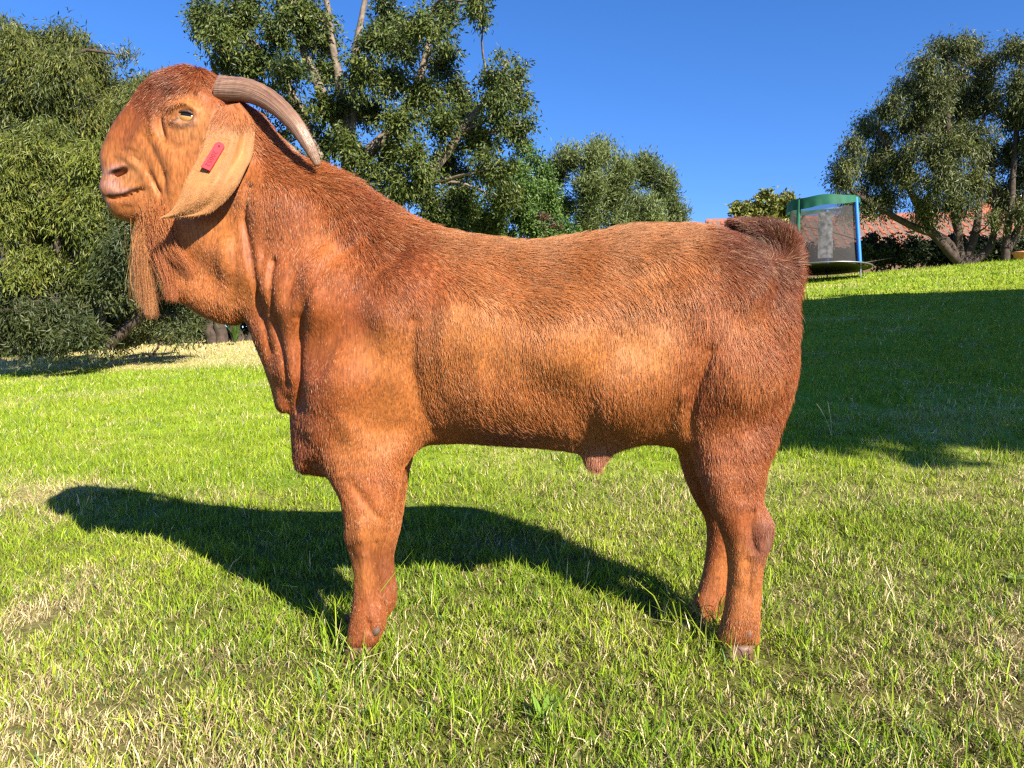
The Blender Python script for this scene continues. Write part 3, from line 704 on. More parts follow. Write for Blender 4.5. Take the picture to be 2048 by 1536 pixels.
# ---- coat fields, all in photo pixels: direction of the hair, length (mm), lift, colour
COAT = [  # px, py, dx, dy, length, lift
 (370,150,-.3,.5,24,.55),(430,165,.8,.2,20,.5),(300,190,-.6,.6,20,.35),(250,235,-.6,.7,9,.2),(340,170,-.5,.4,26,.5),(215,300,-.3,.9,4,.2),(230,370,0,1,3,.2),(250,415,.2,1,6,.3),
 (380,220,.2,1,4,.15),(300,300,.4,.8,6,.2),(330,350,.1,1,8,.2),(370,330,.2,1,7,.2),(300,430,.1,1,10,.3),(420,200,.5,.7,7,.3),
 (470,210,.7,.4,22,.4),(500,240,.7,.6,24,.4),(470,330,.1,1,14,.25),(450,470,0,1,12,.2),(400,580,.1,1,14,.3),(450,630,.25,1,16,.4),(500,560,.05,1,13,.2),
 (560,290,.8,.3,28,.5),(620,330,.9,.1,30,.6),(680,355,.9,.1,32,.6),(600,420,.15,1,20,.3),(640,480,-.15,1,18,.25),(700,430,.5,.9,26,.35),(760,410,.9,.3,32,.5),(560,600,0,1,12,.2),
 (560,760,0,1,12,.25),(640,640,-.3,1,13,.2),(620,850,-.1,1,16,.3),(620,930,.1,1,18,.5),(700,700,-.2,1,14,.2),(760,800,-.2,1,14,.2),(700,890,-.35,1,18,.3),
 (850,450,1,.15,32,.45),(980,485,1,-.05,32,.5),(850,540,.7,.7,20,.25),(980,540,.9,.5,26,.3),(1100,490,1,-.15,34,.5),(1100,560,.9,.5,28,.3),(1250,465,1,-.2,34,.5),(1200,540,.8,.55,30,.3),
 (900,650,.15,1,18,.2),(1000,700,.1,1,18,.2),(1150,700,.1,1,18,.2),(1000,820,.35,.9,20,.25),(1150,840,.4,.9,20,.3),(900,830,.35,.9,18,.25),(1000,880,.8,.5,22,.4),(1195,910,.1,1,26,.3),
 (1300,560,.45,.9,26,.25),(1300,700,-.1,1,18,.18),(1280,820,.2,1,18,.25),(1370,470,1,0,32,.45),(1400,540,.5,.9,24,.25),(1450,470,1,.1,26,.4),(1450,640,.1,1,22,.22),(1400,740,.05,1,20,.22),
 (1350,850,.3,1,18,.25),(1520,600,.25,1,24,.3),(1480,760,.05,1,22,.22),(1560,760,.45,.9,26,.4),(1590,680,.6,.9,26,.45),(1560,860,.5,.8,26,.45),(1460,880,.2,1,20,.25),
 (1470,445,-1,-.3,31,.25),(1500,450,-.9,-.2,28,.4),(1550,455,-.2,-1,29,.7),(1590,480,.5,-.8,31,.8),(1605,530,.9,-.1,31,.8),(1600,590,.7,.7,26,.6),(1570,560,.3,.8,30,.5),(1540,495,-.8,-.25,30,.35),(1524,542,.6,.5,30,.3),(1500,515,.9,.3,28,.35),(1555,545,.6,.2,34,.45),(1470,495,.9,.45,26,.3),(1520,475,-.9,-.2,34,.3),(1560,500,.1,-1,34,.5),
 (740,1000,-.05,1,14,.22),(740,1100,0,1,8,.18),(735,1250,0,1,9,.25),(800,950,.4,.9,18,.4),(1460,960,.1,1,16,.25),(1530,940,.5,.8,20,.45),(1480,1060,0,1,9,.2),(1480,1200,0,1,9,.22),(1480,1270,-.1,1,12,.3),(1400,1150,0,1,9,.2)]
RED = (.345,.105,.028); ORG = (.48,.180,.048); TAN = (.58,.29,.105); DRK = (.20,.052,.018); DK2 = (.27,.075,.022); PNK = (.42,.20,.15); GRY = (.22,.13,.11); BCK = (.50,.225,.085)
PAINT = [
 (375,150,.22,.055,.018),(320,165,.20,.05,.016),(280,205,.24,.065,.018),(350,170,.19,.048,.015),(300,190,.22,.055,.016),(410,150,.32,.095,.026),(255,245,.32,.095,.025),(225,300,*ORG),(300,280,*ORG),(240,280,*RED),
 (370,210,.54,.22,.065),(375,250,.56,.25,.09),(400,230,.52,.21,.06),(340,340,*ORG),(330,300,.50,.19,.055),(300,340,*ORG),(250,420,.46,.17,.05),(220,325,.46,.19,.07),(260,340,.52,.24,.09),
 (470,210,.28,.08,.022),(500,230,.34,.10,.028),(430,200,.30,.085,.025),(470,270,*ORG),(540,290,*RED),(460,470,*ORG),(420,570,.50,.18,.048),(470,610,*ORG),(505,480,*RED),(520,640,*RED),
 (600,420,*RED),(600,540,*RED),(640,360,.42,.14,.036),(700,360,.34,.105,.030),(740,400,.33,.10,.03),(700,470,.34,.10,.026),(650,480,.44,.15,.04),(800,450,.40,.135,.038),(820,520,.30,.085,.024),(860,560,.36,.11,.028),
 (640,640,.37,.11,.028),(700,620,.33,.095,.026),(620,760,.33,.095,.025),(700,750,.40,.13,.034),(600,880,.33,.10,.03),(760,720,*ORG),(720,900,*ORG),(800,850,.48,.175,.045),
 (900,470,*BCK),(1000,480,.52,.25,.10),(1100,485,.55,.27,.115),(1250,465,.56,.28,.12),(1350,460,.54,.26,.11),(1000,540,*ORG),(1150,540,.52,.21,.06),(1300,530,.54,.24,.08),
 (950,650,.56,.23,.065),(1050,680,.56,.23,.07),(1150,700,.55,.22,.06),(900,760,.52,.20,.055),(1000,820,*ORG),(1150,830,.48,.18,.048),(1000,890,.30,.10,.03),(1195,925,.50,.24,.14),  # belly underside painted darker for its shadow
 (1280,700,.56,.24,.075),(1300,620,.52,.21,.06),(1250,830,.48,.18,.048),(1370,550,*ORG),(1430,600,.42,.14,.035),(1440,700,.40,.13,.032),(1400,800,.33,.10,.028),(1350,830,*ORG),
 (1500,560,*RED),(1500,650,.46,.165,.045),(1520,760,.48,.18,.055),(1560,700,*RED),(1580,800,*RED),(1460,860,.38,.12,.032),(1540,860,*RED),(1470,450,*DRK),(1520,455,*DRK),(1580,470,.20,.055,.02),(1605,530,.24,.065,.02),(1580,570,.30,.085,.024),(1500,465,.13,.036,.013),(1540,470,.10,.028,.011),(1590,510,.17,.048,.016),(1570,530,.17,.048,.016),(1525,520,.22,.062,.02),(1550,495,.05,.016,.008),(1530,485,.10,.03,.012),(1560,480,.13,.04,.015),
 (740,980,.42,.14,.036),(735,1060,*ORG),(700,1110,.24,.075,.024),(760,1130,.22,.07,.024),(775,1160,.26,.08,.026),(725,1150,*ORG),(735,1220,*RED),(735,1280,.33,.105,.033),(1470,960,.40,.13,.034),(1470,1040,*RED),(1530,1090,.24,.09,.055),(1480,1130,*ORG),(1480,1220,.42,.155,.042),(1400,1100,.36,.11,.03),(1410,1220,.36,.115,.035)]
cp = [(a, b) for a, b, *_ in COAT]; cv = [c[2:] for c in COAT]
pp = [(a, b) for a, b, *_ in PAINT]; pv = [c[2:] for c in PAINT]
def fields(PX, PY):
    f = shepard(PX, PY, cp, cv, 22.0); c = shepard(PX, PY, pp, pv, 26.0)
    return f[:, :2], f[:, 2], f[:, 3], c
def blob(PX, PY, a, b, rx, ry, ang=0):
    c, s = math.cos(ang), math.sin(ang); u = (PX - a) * c + (PY - b) * s; v = -(PX - a) * s + (PY - b) * c
    return np.exp(-((u / rx) ** 2 + (v / ry) ** 2))
# bare skin: nose, lips, eyelids, hock callus
SKIN = [(228,342,24,13,-.3),(222,368,22,13,0),(240,383,30,8,-.15),(375,236,20,10,.15),(352,243,13,5,-.6),(372,250,22,6,.0),(1538,1085,6,30,.12)]
def skin_of(PX, PY):
    s = 0
    for a in SKIN: s = np.maximum(s, blob(PX, PY, *a))
    return np.clip(s * 1.5 - .25, 0, 1)
_, _, _, vc = fields(PXV, PYV)
sk = skin_of(PXV, PYV)[:, None]
skin_col = np.where((PXV < 300)[:, None], np.array((.36,.17,.125)), np.where((PXV < 450)[:, None], np.array((.32,.15,.09)), np.array((.15,.07,.045))))
vc = vc * .70 * np.array((.9,.8,.74)) * (1 - sk) + skin_col * sk
nost = blob(PXV, PYV, 231, 342, 15, 4.5, -.32)[:, None]; vc = vc * (1 - .93 * np.clip(nost * 1.6, 0, 1))
mouth = np.exp(-(line_dist(PXV, PYV, [(206,391),(226,392),(246,389),(262,382),(282,377)]) / 3.0) ** 2)[:, None]; vc = vc * (1 - .88 * mouth)
lid = blob(PXV, PYV, 374, 234, 17, 9, .2)[:, None]; vc = vc * (1 - .88 * np.clip(lid * 1.5 - .25, 0, 1))
tear = np.exp(-(line_dist(PXV, PYV, [(362,232),(350,240),(341,243)]) / 2.5) ** 2)[:, None]; vc = vc * (1 - .8 * tear)

m_body, N, L, B = new_mat('goat_hide')
B.inputs['Roughness'].default_value = .55; B.inputs['Specular IOR Level'].default_value = .25
at = N.new('ShaderNodeAttribute'); at.attribute_name = 'col'
tc = N.new('ShaderNodeTexCoord'); nz = N.new('ShaderNodeTexNoise'); nz.inputs['Scale'].default_value = 220; nz.inputs['Detail'].default_value = 4
mp = N.new('ShaderNodeMapping'); mp.inputs['Scale'].default_value = (1, 1, .25); L.new(tc.outputs['Object'], mp.inputs[0]); L.new(mp.outputs[0], nz.inputs['Vector'])
mr = N.new('ShaderNodeMapRange'); mr.inputs['To Min'].default_value = .6; mr.inputs['To Max'].default_value = 1.3; mr.inputs['From Min'].default_value = .3; mr.inputs['From Max'].default_value = .7
L.new(nz.outputs[0], mr.inputs[0]); vm = N.new('ShaderNodeVectorMath'); vm.operation = 'SCALE'
L.new(at.outputs['Color'], vm.inputs[0]); L.new(mr.outputs[0], vm.inputs['Scale']); L.new(vm.outputs[0], B.inputs['Base Color'])
bp = N.new('ShaderNodeBump'); bp.inputs['Strength'].default_value = .35; bp.inputs['Distance'].default_value = .002
L.new(nz.outputs[0], bp.inputs['Height']); L.new(bp.outputs[0], B.inputs['Normal'])

goat = empty('goat', px(1050, 1295, D) * np.array([1, 1, 0]))
tag(goat, 'red-brown billy goat standing in profile on the lawn with curved horn and long drooping ear', 'goat')
body = mesh_arrays('body', V, Q, m_body, goat, vc)

# ---- coat of hair strands
def hair_mat(name, rough=.50):
    m, N, L, B = new_mat(name)
    at = N.new('ShaderNodeAttribute'); at.attribute_name = 'col'
    L.new(at.outputs['Color'], B.inputs['Base Color'])
    B.inputs['Roughness'].default_value = rough; B.inputs['Specular IOR Level'].default_value = .40
    return m
m_hair = hair_mat('goat_hair')
def hair_object(name, P, rad, colr, parent, mat):
    """P (n,k,3) points, rad (k,) radius profile x (n,), colr (n,3)"""
    n, k, _ = P.shape
    hc = bpy.data.hair_curves.new(name)
    hc.add_curves([k] * n)
    hc.attributes['position'].data.foreach_set('vector', P.reshape(-1).astype(np.float32))
    r = hc.attributes.get('radius') or hc.attributes.new('radius', 'FLOAT', 'POINT')
    r.data.foreach_set('value', np.ascontiguousarray(rad, np.float32).ravel())
    pt = np.ndim(colr) == 3; a = hc.attributes.new('col', 'FLOAT_COLOR', 'POINT' if pt else 'CURVE')
    c = np.ones((n * k if pt else n, 4), np.float32); c[:, :3] = np.reshape(colr, (-1, 3)); a.data.foreach_set('color', c.ravel())
    hc.materials.append(mat)
    o = bpy.data.objects.new(name, hc); COL.objects.link(o)
    o.parent = parent; o.matrix_parent_inverse = Matrix.Translation(world_loc(parent)).inverted()
    return o

def sample_surface(V, Q, n, weight=None):
    T = np.concatenate([Q[:, [0, 1, 2]], Q[:, [0, 2, 3]]])
    A, Bv, C = V[T[:, 0]], V[T[:, 1]], V[T[:, 2]]
    nr = np.cross(Bv - A, C - A); ar = np.linalg.norm(nr, axis=1)
    w = ar if weight is None else ar * weight((A + Bv + C) / 3, nr / np.maximum(ar, 1e-12)[:, None])
    i = rng.choice(len(T), n, p=w / w.sum())
    u, v = rng.random(n), rng.random(n); f = u + v > 1; u[f], v[f] = 1 - u[f], 1 - v[f]
    P = A[i] + (Bv[i] - A[i]) * u[:, None] + (C[i] - A[i]) * v[:, None]
    return P, T[i], u, v
# vertex normals
fn = np.cross(V[Q[:, 2]] - V[Q[:, 0]], V[Q[:, 3]] - V[Q[:, 1]])
VN = np.zeros_like(V)
for c in range(4):
    for a in range(3): VN[:, a] += np.bincount(Q[:, c], fn[:, a], len(V))
VN /= np.maximum(np.linalg.norm(VN, axis=1), 1e-12)[:, None]
def wfun(C, nrm):
    a, b = to_px(C)
    w = np.where(nrm[:, 1] > .35, .35, 1.0)
    head = (a < 470) & (b < 460)
    tail = (a > 1455) & (b < 600)
    return w * np.where(head, 1.8, np.where(tail, 2.2, np.where(b > 940, 2.6, 1.0)))
NH = 430000
P, Ti, u, v = sample_surface(V, Q, NH, wfun)
nn = VN[Ti[:, 0]] * (1 - u - v)[:, None] + VN[Ti[:, 1]] * u[:, None] + VN[Ti[:, 2]] * v[:, None]
nn /= np.linalg.norm(nn, axis=1)[:, None]
PX, PY = to_px(P)
keep = rng.random(NH) > np.clip(skin_of(PX, PY) * 1.4, 0, 1)
keep &= blob(PX, PY, 231, 342, 15, 4.5, -.32) < .3
keep &= P[:, 2] > .035
P, nn, PX, PY = P[keep], nn[keep], PX[keep], PY[keep]
dirp, ln, lift, colr = fields(PX, PY)
n = len(P)
# tufts: hairs of one small cell share a lean, a length and a tint
def cellhash(P, s, ch):
    c = np.floor(P / s + ch * 13.7).astype(np.int64)
    hsh = (c[:, 0] * 73856093) ^ (c[:, 1] * 19349663) ^ (c[:, 2] * 83492791) ^ (ch * 2654435)
    hsh = (hsh ^ (hsh >> 13)) * 1274126177
    return ((hsh ^ (hsh >> 16)) & 0xFFFF) / 65535.0
wob = P + (rng.random((n, 3)) - .5) * .004
flow = np.stack([dirp[:, 0], np.zeros(n), -dirp[:, 1]], 1)
flow /= np.linalg.norm(flow, axis=1)[:, None] + 1e-9
tl = np.stack([cellhash(wob, .011, i) for i in range(4)], 1)
amp = .08 + .38 * smooth01(18, 32, ln)
t2 = np.stack([cellhash(wob, .030, i + 7) for i in range(4)], 1)
flow = flow + (tl[:, :3] - .5) * amp[:, None] + (t2[:, :3] - .5) * .22 + rng.normal(0, .10, (n, 3))
flow -= nn * np.sum(flow * nn, 1)[:, None]
flow /= np.linalg.norm(flow, axis=1)[:, None] + 1e-9
face = smooth01(445, 405, PX) * smooth01(450, 425, PY) * smooth01(20, 48, line_dist(PX, PY, [(440, 140), (375, 138), (310, 160), (245, 228)]))
ln = ln * (1 - .55 * face) * (.62 + .34 * smooth01(15, 30, ln))
ln = ln * (1 + .45 * smooth01(980, 1060, PY))
Lh = ln * .001 * (.65 + .5 * rng.random(n)) * (.8 + .4 * tl[:, 3])
lift = lift * (.5 + .9 * rng.random(n))
K = 4; ts = np.linspace(0, 1, K)
pts = np.empty((n, K, 3))
for i, t in enumerate(ts):
    pts[:, i] = P - nn * .001 + Lh[:, None] * (flow * (t * .95) + nn * (lift * (1.25 * t - .55 * t * t))[:, None]) + np.array([0, 0, -1]) * (Lh * .12 * t * t)[:, None]
tint = (.88 + .24 * tl[:, 3]) * (.90 + .20 * t2[:, 3]) * (.86 + .28 * rng.random(n))
colr = colr * tint[:, None] * np.array((.74,.645,.64))
pale = rng.random(n) < .07; colr[pale] = colr[pale] * .5 + np.array((.62,.40,.22)) * .5
drk = rng.random(n) < .07; colr[drk] *= .45
rad = np.outer(.00036 - .00013 * face, np.array([1, .9, .7, .15]))
fur = hair_object('fur', pts, rad, colr, goat, m_hair)

# ---- beard: a pale-tipped front lock and a dark red rear lock
def lock(n, root, spread, path_px, width, c0, c1, seed, yoff=0.0):
    r = np.random.default_rng(seed)
    base = catmull([px(p, q, D + yoff) for p, q in path_px], 3, False); K = len(base)
    P = np.empty((n, K, 3)); end = .45 + .55 * r.beta(2.2, 1.6, n)
    o = r.normal(0, 1, (n, 3)) * np.array([spread, spread * 1.2, spread * 1.3])
    o2 = r.normal(0, 1, (n, 3)) * np.array([1, 1.2, .3])
    clump = r.integers(0, 24, n); cl = r.normal(0, 1, (24, 3)) * np.array([.7, .8, .2])
    wave = r.normal(0, 1, (24, 3)) * np.array([1, 1, .2]); stray = r.normal(0, 1, (n, 3)) * np.array([.010, .010, .004]) * (r.random(n) < .14)[:, None]
    ss = np.linspace(0, 1, K)
    for i, t in enumerate(ss):
        tt = t * end; b = np.stack([np.interp(tt, ss, base[:, c]) for c in range(3)], 1)
        wd = width * (.35 + .65 * math.sin(min(1, t * 1.1 + .05) * math.pi * .9))
        P[:, i] = b + o * (1 - t) + (o2 * .62 + cl[clump] * .8) * wd * t + wave[clump] * math.sin(t * 5 + 1) * .004 * t + stray * t * t
    mix = r.random(n)[:, None]
    colr = np.array(c0) * (1 - mix) + np.array(c1) * mix
    colr *= r.uniform(.7, 1.2, n)[:, None]
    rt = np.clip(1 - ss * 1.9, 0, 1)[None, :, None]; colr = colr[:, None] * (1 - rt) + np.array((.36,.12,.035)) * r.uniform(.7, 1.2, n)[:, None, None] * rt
    rad = np.outer(np.full(n, .00034), np.linspace(1, .2, K))
    return P, rad, colr
bl = [lock(2600, None, .011, [(312,425),(308,452),(294,492),(293,540),(296,590),(302,640)], .015, (.42,.19,.062), (.30,.10,.03), 3, -.02),
      lock(700, None, .010, [(298,445),(284,482),(276,530),(278,580),(286,620)], .010, (.46,.24,.09), (.30,.10,.032), 4, -.01),
      lock(2800, None, .013, [(325,432),(324,460),(327,495),(338,540),(345,580),(342,606)], .018, (.42,.14,.04), (.30,.08,.025), 5, -.035),
      lock(700, None, .010, [(335,448),(345,480),(358,510),(378,535),(385,560)], .014, (.40,.13,.03), (.30,.08,.02), 6, -.05)]
for i, (p_, r_, c_) in enumerate(bl):
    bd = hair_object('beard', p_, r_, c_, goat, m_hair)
# ---- bushy rear fringe of the tail comes with the coat; add long guard hairs there
# ---- ears
m_ear = mat_attr('ear_skin', .6, .2, 0.12, noise_scale=60, bump=.25, noise_amt=.16)
def ear_y(s): return D - .076 - .066 * math.sin(min(1, s * 1.35) * math.pi * .5) + .010 * s
def make_ear(side):
    Lf = catmull([(440,214),(424,240),(404,298),(388,330),(371,362),(357,398),(340,424),(322,435)], 5, False)
    Rt = catmull([(480,206),(508,246),(507,306),(492,340),(474,376),(446,408),(408,430),(324,436)], 5, False)
    n, m = len(Lf), 19
    ss = np.linspace(0, 1, n); Vv = []; cc = []
    rr = np.random.default_rng(5)
    for i in range(n):
        s = ss[i]
        base = ear_y(s)      # the ear stands off the cheek
        for j in range(m):
            t = j / (m - 1)
            p = Lf[i] * (1 - t) + Rt[i] * t
            cup = .016 * (1 - (2 * t - 1) ** 2) * (1 - .6 * s)
            rip = .0035 * math.sin(t * 9 + s * 3) * s + .003 * math.sin(s * 14 + t * 4) - .004 * math.exp(-((t - .42 - .1 * math.sin(s * 4)) / .035) ** 2) * (s > .2) * (1 - s) - .003 * math.exp(-((t - .66 + .12 * s) / .03) ** 2) * (s > .15) * (1 - s)
            fld = -.010 * math.exp(-((t - .80 + .1 * s) / .09) ** 2) * (1 - s)
            y = base - cup * .6 + rip + .022 * (t ** 3) * (1 - .4 * s) - fld
            q = px(p[0], p[1], y)
            if side > 0:                         # far ear: mirrored about the mid plane
                q = px(p[0], p[1], D - .1); q = np.array([q[0], 2 * D - y, q[2]])
            Vv.append(q)
            k = vnoise(s * 9 + 3, t * 6, 4)
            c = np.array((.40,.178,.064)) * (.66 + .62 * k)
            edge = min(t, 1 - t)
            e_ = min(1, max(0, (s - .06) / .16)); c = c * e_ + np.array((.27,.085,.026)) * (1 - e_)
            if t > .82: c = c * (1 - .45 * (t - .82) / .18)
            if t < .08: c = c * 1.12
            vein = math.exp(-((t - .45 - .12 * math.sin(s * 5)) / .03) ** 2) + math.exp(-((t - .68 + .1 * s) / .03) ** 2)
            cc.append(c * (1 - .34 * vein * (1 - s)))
    idx = np.arange(n * m).reshape(n, m)
    q = np.stack([idx[:-1, :-1], idx[:-1, 1:], idx[1:, 1:], idx[1:, :-1]], -1).reshape(-1, 4)
    if side < 0: q = q[:, ::-1]
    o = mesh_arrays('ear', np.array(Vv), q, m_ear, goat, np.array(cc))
    sm = o.modifiers.new('solidify', 'SOLIDIFY'); sm.thickness = .0032; sm.offset = 0
    ss_ = o.modifiers.new('subsurf', 'SUBSURF'); ss_.levels = 1; ss_.render_levels = 1
    return o, np.array(Vv).reshape(n, m, 3)
ear, EV = make_ear(-1); tag(ear, 'long pale tan drooping ear carrying the red tag')
ear_far, _ = make_ear(1)
# ear fuzz
En = len(EV.reshape(-1, 3)); idx = np.arange(En).reshape(EV.shape[:2])
EQ = np.stack([idx[:-1, :-1], idx[:-1, 1:], idx[1:, 1:], idx[1:, :-1]], -1).reshape(-1, 4)
P, Ti, u, v = sample_surface(EV.reshape(-1, 3), EQ, 17000, lambda C, nr: 1 + 5.0 * np.clip((300 - to_px(C)[1]) / 60, 0, 1))
PXe, PYe = to_px(P)
fl = np.array([-.35, 0, -.95]) + rng.normal(0, .2, (len(P), 3)); fl[:, 1] = -.15 - .30 * np.clip((280 - PYe) / 50, 0, 1) * rng.random(len(P)); fl[:, 0] += .35 * np.clip((290 - PYe) / 50, 0, 1)
Le = np.where(rng.random(len(P)) < .2, .006, .003) * (1 + 5.0 * np.clip((275 - PYe) / 50, 0, 1))
pts = np.stack([P + np.array([0, -.0024, 0]) + fl * (Le * t)[:, None] for t in (0, .5, 1)], 1)
ce = np.array((.42,.20,.078)) * rng.uniform(.7, 1.15, len(P))[:, None]
wr_ = np.clip((278 - PYe) / 40, 0, 1)[:, None]; ce = ce * (1 - wr_) + np.array((.34,.11,.034)) * rng.uniform(.35, 1.4, len(P))[:, None] * wr_
hair_object('fur', pts, np.outer(.00018 + .00016 * wr_[:, 0], [1, .8, .2]), ce, ear, m_hair)

# ---- ear tag with its number
m_tag = mat_plain('red_tag_plastic', (.62,.035,.045), .45, .06, 60, .05)
m_num = mat_plain('tag_number', (.10,.004,.006), .6, .05, 60)
def ear_tag():
    a = np.array([437, 296.]); b = np.array([411, 338.])      # pixel ends of the tag's axis
    i0_ = np.argmin(np.hypot(*(np.array(to_px(EV.reshape(-1, 3))) - a[:, None]))); i1_ = np.argmin(np.hypot(*(np.array(to_px(EV.reshape(-1, 3))) - b[:, None])))
    A3, B3 = px(*a, EV.reshape(-1, 3)[i0_, 1] - .005), px(*b, EV.reshape(-1, 3)[i1_, 1] - .010)
    ax = B3 - A3; Lg = np.linalg.norm(ax); ax /= Lg
    nrm = np.array([0, -1, 0.]); nrm -= ax * (nrm @ ax); nrm /= np.linalg.norm(nrm)
    wd = np.cross(nrm, ax)                              # across, to the photo's right
    W, T = .0098, .0022
    bm = bmesh.new(); out = []
    for k in range(13):
        t = math.pi * k / 12; out.append((-W * math.sin(t) * .9 - 0.004, W * math.cos(t)))
    out += [(Lg, -W), (Lg, W)]
    front = [bm.verts.new(A3 + ax * s + wd * w_ + nrm * T) for s, w_ in out]; back = [bm.verts.new(A3 + ax * s + wd * w_ - nrm * T) for s, w_ in out]
    bm.faces.new(front); bm.faces.new(back[::-1])
    for i in range(len(out)):
        j = (i + 1) % len(out); bm.faces.new((front[j], front[i], back[i], back[j]))
    bmesh.ops.recalc_face_normals(bm, faces=bm.faces)
    o = bm_obj('ear_tag', bm, m_tag, goat)
    tag(o, 'red plastic ear tag with a stamped number')
    # rivet hole
    bm = bmesh.new(); c = A3 - ax * .003 + nrm * (T + .0003)
    vs = [bm.verts.new(c + (ax * math.cos(t) + wd * math.sin(t)) * .0024) for t in np.linspace(0, 2 * math.pi, 14, endpoint=False)]
    bm.faces.new(vs); bm_obj('rivet_hole', bm, mat_plain('hole', (.02,.003,.003), .9, .05), o)
    # pin through the ear
    bm = bmesh.new(); bmesh.ops.create_cone(bm, cap_ends=True, segments=10, radius1=.003, radius2=.003, depth=.016, matrix=Matrix.Translation(A3 + np.array([0, .006, 0])) @ Matrix.Rotation(math.pi / 2, 4, 'X'))
    bm_obj('pin', bm, m_tag, o)
    cu = bpy.data.curves.new('number', 'FONT'); cu.body = '20052'; cu.size = .0138; cu.extrude = .0003; cu.align_x = 'CENTER'; cu.align_y = 'CENTER'; cu.space_character = 1.12
    tmp = bpy.data.objects.new('tmp', cu); COL.objects.link(tmp)
    dg = bpy.context.evaluated_depsgraph_get(); me = bpy.data.meshes.new_from_object(tmp.evaluated_get(dg))
    bpy.data.objects.remove(tmp)
    c = A3 + ax * (Lg * .53) + nrm * (T + .0004)
    M = Matrix(((ax[0], wd[0], nrm[0], c[0]), (ax[1], wd[1], nrm[1], c[1]), (ax[2], wd[2], nrm[2], c[2]), (0, 0, 0, 1)))
    me.transform(M); me.materials.clear(); me.materials.append(m_num); me.name = 'number'
    t = bpy.data.objects.new('number', me); COL.objects.link(t); t.parent = o; t.matrix_parent_inverse = Matrix.Translation(world_loc(o)).inverted()
ear_tag()

# ---- horns
m_horn, N, L, B = new_mat('horn')
tc = N.new('ShaderNodeAttribute'); tc.attribute_name = 'uvw'
mp = N.new('ShaderNodeMapping'); mp.inputs['Scale'].default_value = (26, 5, 1); L.new(tc.outputs['Vector'], mp.inputs[0])
nz = N.new('ShaderNodeTexNoise'); nz.inputs['Scale'].default_value = 1.6; nz.inputs['Detail'].default_value = 8; nz.inputs['Roughness'].default_value = .65; L.new(mp.outputs[0], nz.inputs['Vector'])
mp2 = N.new('ShaderNodeMapping'); mp2.inputs['Scale'].default_value = (3, 34, 1); L.new(tc.outputs['Vector'], mp2.inputs[0])
nz2 = N.new('ShaderNodeTexNoise'); nz2.inputs['Scale'].default_value = 1.2; nz2.inputs['Detail'].default_value = 5; L.new(mp2.outputs[0], nz2.inputs['Vector'])
mxn = N.new('ShaderNodeMix'); mxn.data_type = 'FLOAT'; mxn.inputs[0].default_value = .82; L.new(nz.outputs[0], mxn.inputs[2]); L.new(nz2.outputs[0], mxn.inputs[3])
rp = N.new('ShaderNodeValToRGB'); e = rp.color_ramp.elements
e[0].position = .34; e[0].color = (.085,.038,.023, 1); e[1].position = .68; e[1].color = (.36,.225,.145, 1)
n1 = e.new(.48); n1.color = (.16,.085,.055, 1)
L.new(mxn.outputs[0], rp.inputs[0]); L.new(rp.outputs[0], B.inputs['Base Color']); B.inputs['Roughness'].default_value = .3
bp = N.new('ShaderNodeBump'); bp.inputs['Strength'].default_value = .6; bp.inputs['Distance'].default_value = .003; L.new(mxn.outputs[0], bp.inputs['Height']); L.new(bp.outputs[0], B.inputs['Normal'])
def make_horn(side):
    # pixel centre line, half thickness (px), offset from the mid plane (m)
    C = [(425,167,27,.030),(450,172,25.5,.040),(492,180,23.5,.056),(533,199,21,.070),(569,227,18.5,.080),(600,261,16,.086),(622,296,13,.086),(635,322,9.5,.082),(640,335,6.5,.080)]
    Pc = catmull([np.append(px(a, b, D - .06 if side < 0 else D - .06), [r * (D - .06) / F_PX, o]) for a, b, r, o in C], 6, False)
    Vv, uv = [], []; n, m = len(Pc), 22
    for i in range(n):
        t = Pc[min(i + 1, n - 1)][:3] - Pc[max(i - 1, 0)][:3]; t[1] = 0; t /= np.linalg.norm(t)
        up = np.cross(np.array([0, 1, 0]), t)
        r = Pc[i][3]; c = Pc[i][:3].copy(); c[1] = D + side * Pc[i][4]
        if side > 0: c = c + np.array([-.020, 0, -.058]) * min(1, i / 14)
        for j in range(m):
            a = 2 * math.pi * j / m
            rr = r * (1 + .025 * math.sin(i * 2.1 + .4 * math.sin(3 * a)) + .05 * abs(math.sin(a * 1.5)))
            Vv.append(c + up * (rr * math.cos(a)) + np.array([0, 1, 0]) * (rr * .72 * math.sin(a)))
            uv.append((i / n, 2 * abs(j / m - .5), 0))
    c = Pc[-1][:3].copy(); c[1] = D + side * Pc[-1][4]; Vv.append(c + t * .004); uv.append((1, .5, 0))
    Q = [(i * m + j, (i + 1) * m + j, (i + 1) * m + (j + 1) % m, i * m + (j + 1) % m) for i in range(n - 1) for j in range(m)]
    Q += [((n - 1) * m + j, n * m, n * m, (n - 1) * m + (j + 1) % m) for j in range(0)]
    o = mesh_arrays('horn', np.array(Vv), np.array(Q), m_horn, goat)
    bm = bmesh.new(); bm.from_mesh(o.data); bm.verts.ensure_lookup_table()
    for j in range(m):
        f = bm.faces.new((bm.verts[(n - 1) * m + j], bm.verts[n * m], bm.verts[(n - 1) * m + (j + 1) % m])); f.smooth = True
    bmesh.ops.recalc_face_normals(bm, faces=bm.faces); bm.to_mesh(o.data); bm.free()
    a = o.data.attributes.new('uvw', 'FLOAT_VECTOR', 'POINT'); a.data.foreach_set('vector', np.array(uv, np.float32).ravel())
    return o
make_horn(-1); make_horn(1)

